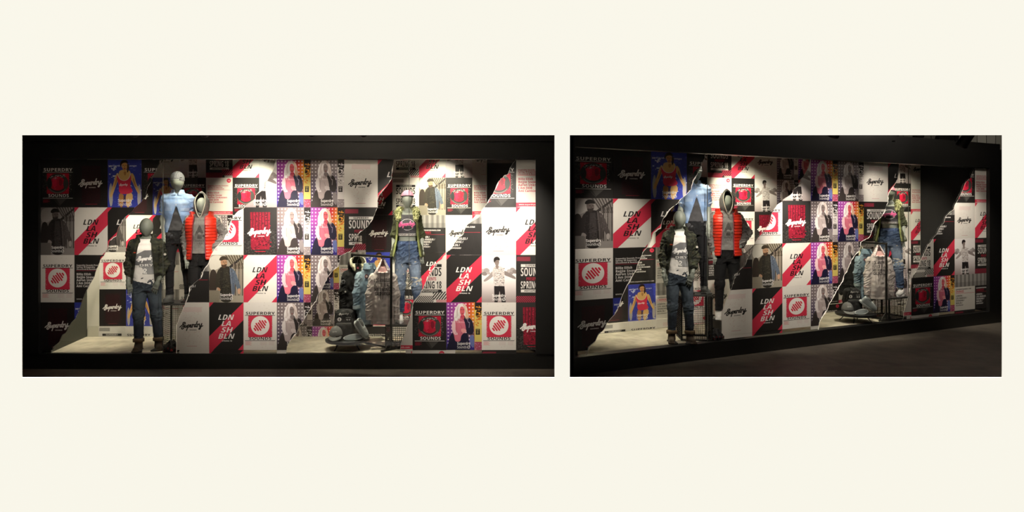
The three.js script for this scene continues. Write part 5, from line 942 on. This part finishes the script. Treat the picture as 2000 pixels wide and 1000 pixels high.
unseenSpotsL.forEach(([px, d, ax, ay, ad, p], i) => { const a = pt(px, 0, d); a.y = 3.2; spotlight(a, pt(ax, ay, ad), p, 0.55, 0.9, `unseen black spotlight under the left display ceiling, ${ORD[i]} from the left`, 0xfff6da); });  // out of view; placed to light back wall, clothes and mannequins
spotlight(pt(1262, 250, 7.6), pt(1205, 480, 8.95), 10, 0.44, 1, 'unseen black spotlight hung before the right window, nearest on the left');  // out of view; lights the nearest posters of this window
spotlight(pt(1440, 256, 8.3), pt(1355, 500, 9.8), 20, 0.5, 0.9, 'unseen black spotlight above the top edge of the right picture, left of middle');  // out of view; lights the three mannequins through the tear
spotlight(pt(1628, 264, 9.3), pt(1545, 480, 10.4), 32, 0.5, 1, 'black spotlight at the top edge of the right picture, middle', 0xfff3e2, 1.6);
spotlight(pt(1720, 258, 10.1), pt(1738, 460, 11.8), 16, 0.34, 0.9, 'unseen black spotlight above the top edge of the right picture, right of middle');  // out of view; aimed to light the parka mannequin
spotlight(pt(1905, 250, 11.2), pt(1882, 480, 12.4), 28, 0.5, 1, 'unseen black spotlight above the right window, beside the tilted one');  // out of view; brightens the posters at the far end
spotlight(pt(1878, 284, 11.1), pt(1752, 470, 11.9), 9, 0.4, 1, 'black tilted spotlight below the ceiling at the far right', 0xfff3e2, 1.9);
spotlight(pt(1700, 252, 9.7), pt(1650, 480, 10.9), 20, 0.46, 1, 'unseen black spotlight above the right window, over the blonde posters');  // out of view; placed to light the blonde posters
const unseenSpotsR = [[1240, 9.6, 1220, 620, 10.5, 32], [1370, 9.7, 1385, 460, 10.2, 7], [1470, 10.3, 1450, 410, 11.5, 34], [1650, 11.3, 1650, 620, 11.8, 20], [1745, 11.55, 1745, 460, 12.2, 7], [1765, 12.2, 1760, 420, 13.4, 26]];
unseenSpotsR.forEach(([px, d, ax, ay, ad, p], i) => { const a = pt(px, 0, d); a.y = 3.2; spotlight(a, pt(ax, ay, ad), p, 0.55, 0.9, `unseen black spotlight under the right display ceiling, ${ORD[i]} from the left`, 0xfff6da); });  // unseen lamps that light the inside of the right display
function addedFillLamp(x, d, power, label) {  // added fill, out of view; lifts fascia, hall floor and upper wall
  const t = thing('added_fill_lamp', label, 'lamp', [x, 4.4, -d]);
  part('shade', new THREE.LatheGeometry([[0.02, 0.3], [0.06, 0.26], [0.16, 0.06], [0.17, 0]].map((q) => new THREE.Vector2(...q)), 24), M('#151515', 0.6, { side: THREE.DoubleSide }), t);
  part('bulb', new THREE.SphereGeometry(0.06, 16, 12), M('#333333', 0.4, { emissive: 0xfff0dc, emissiveIntensity: 2 }), t);
  const l = new THREE.PointLight(0xfff1e0, power, 0, 2); l.position.set(x, 4.3, -d); l.shadow.radius = 12; l.castShadow = true; scene.add(l);
}
addedFillLamp(8.4, 11, 5, 'added dim fill lamp out of view on the ceiling before the right window');
addedFillLamp(-2.2, 7.9, 7, 'added dim fill lamp out of view on the ceiling before the left window');
addedFillLamp(11.4, 14.6, 1.1, 'added dim fill lamp out of view near the panelled upper wall');
renderer.render(scene, camera);
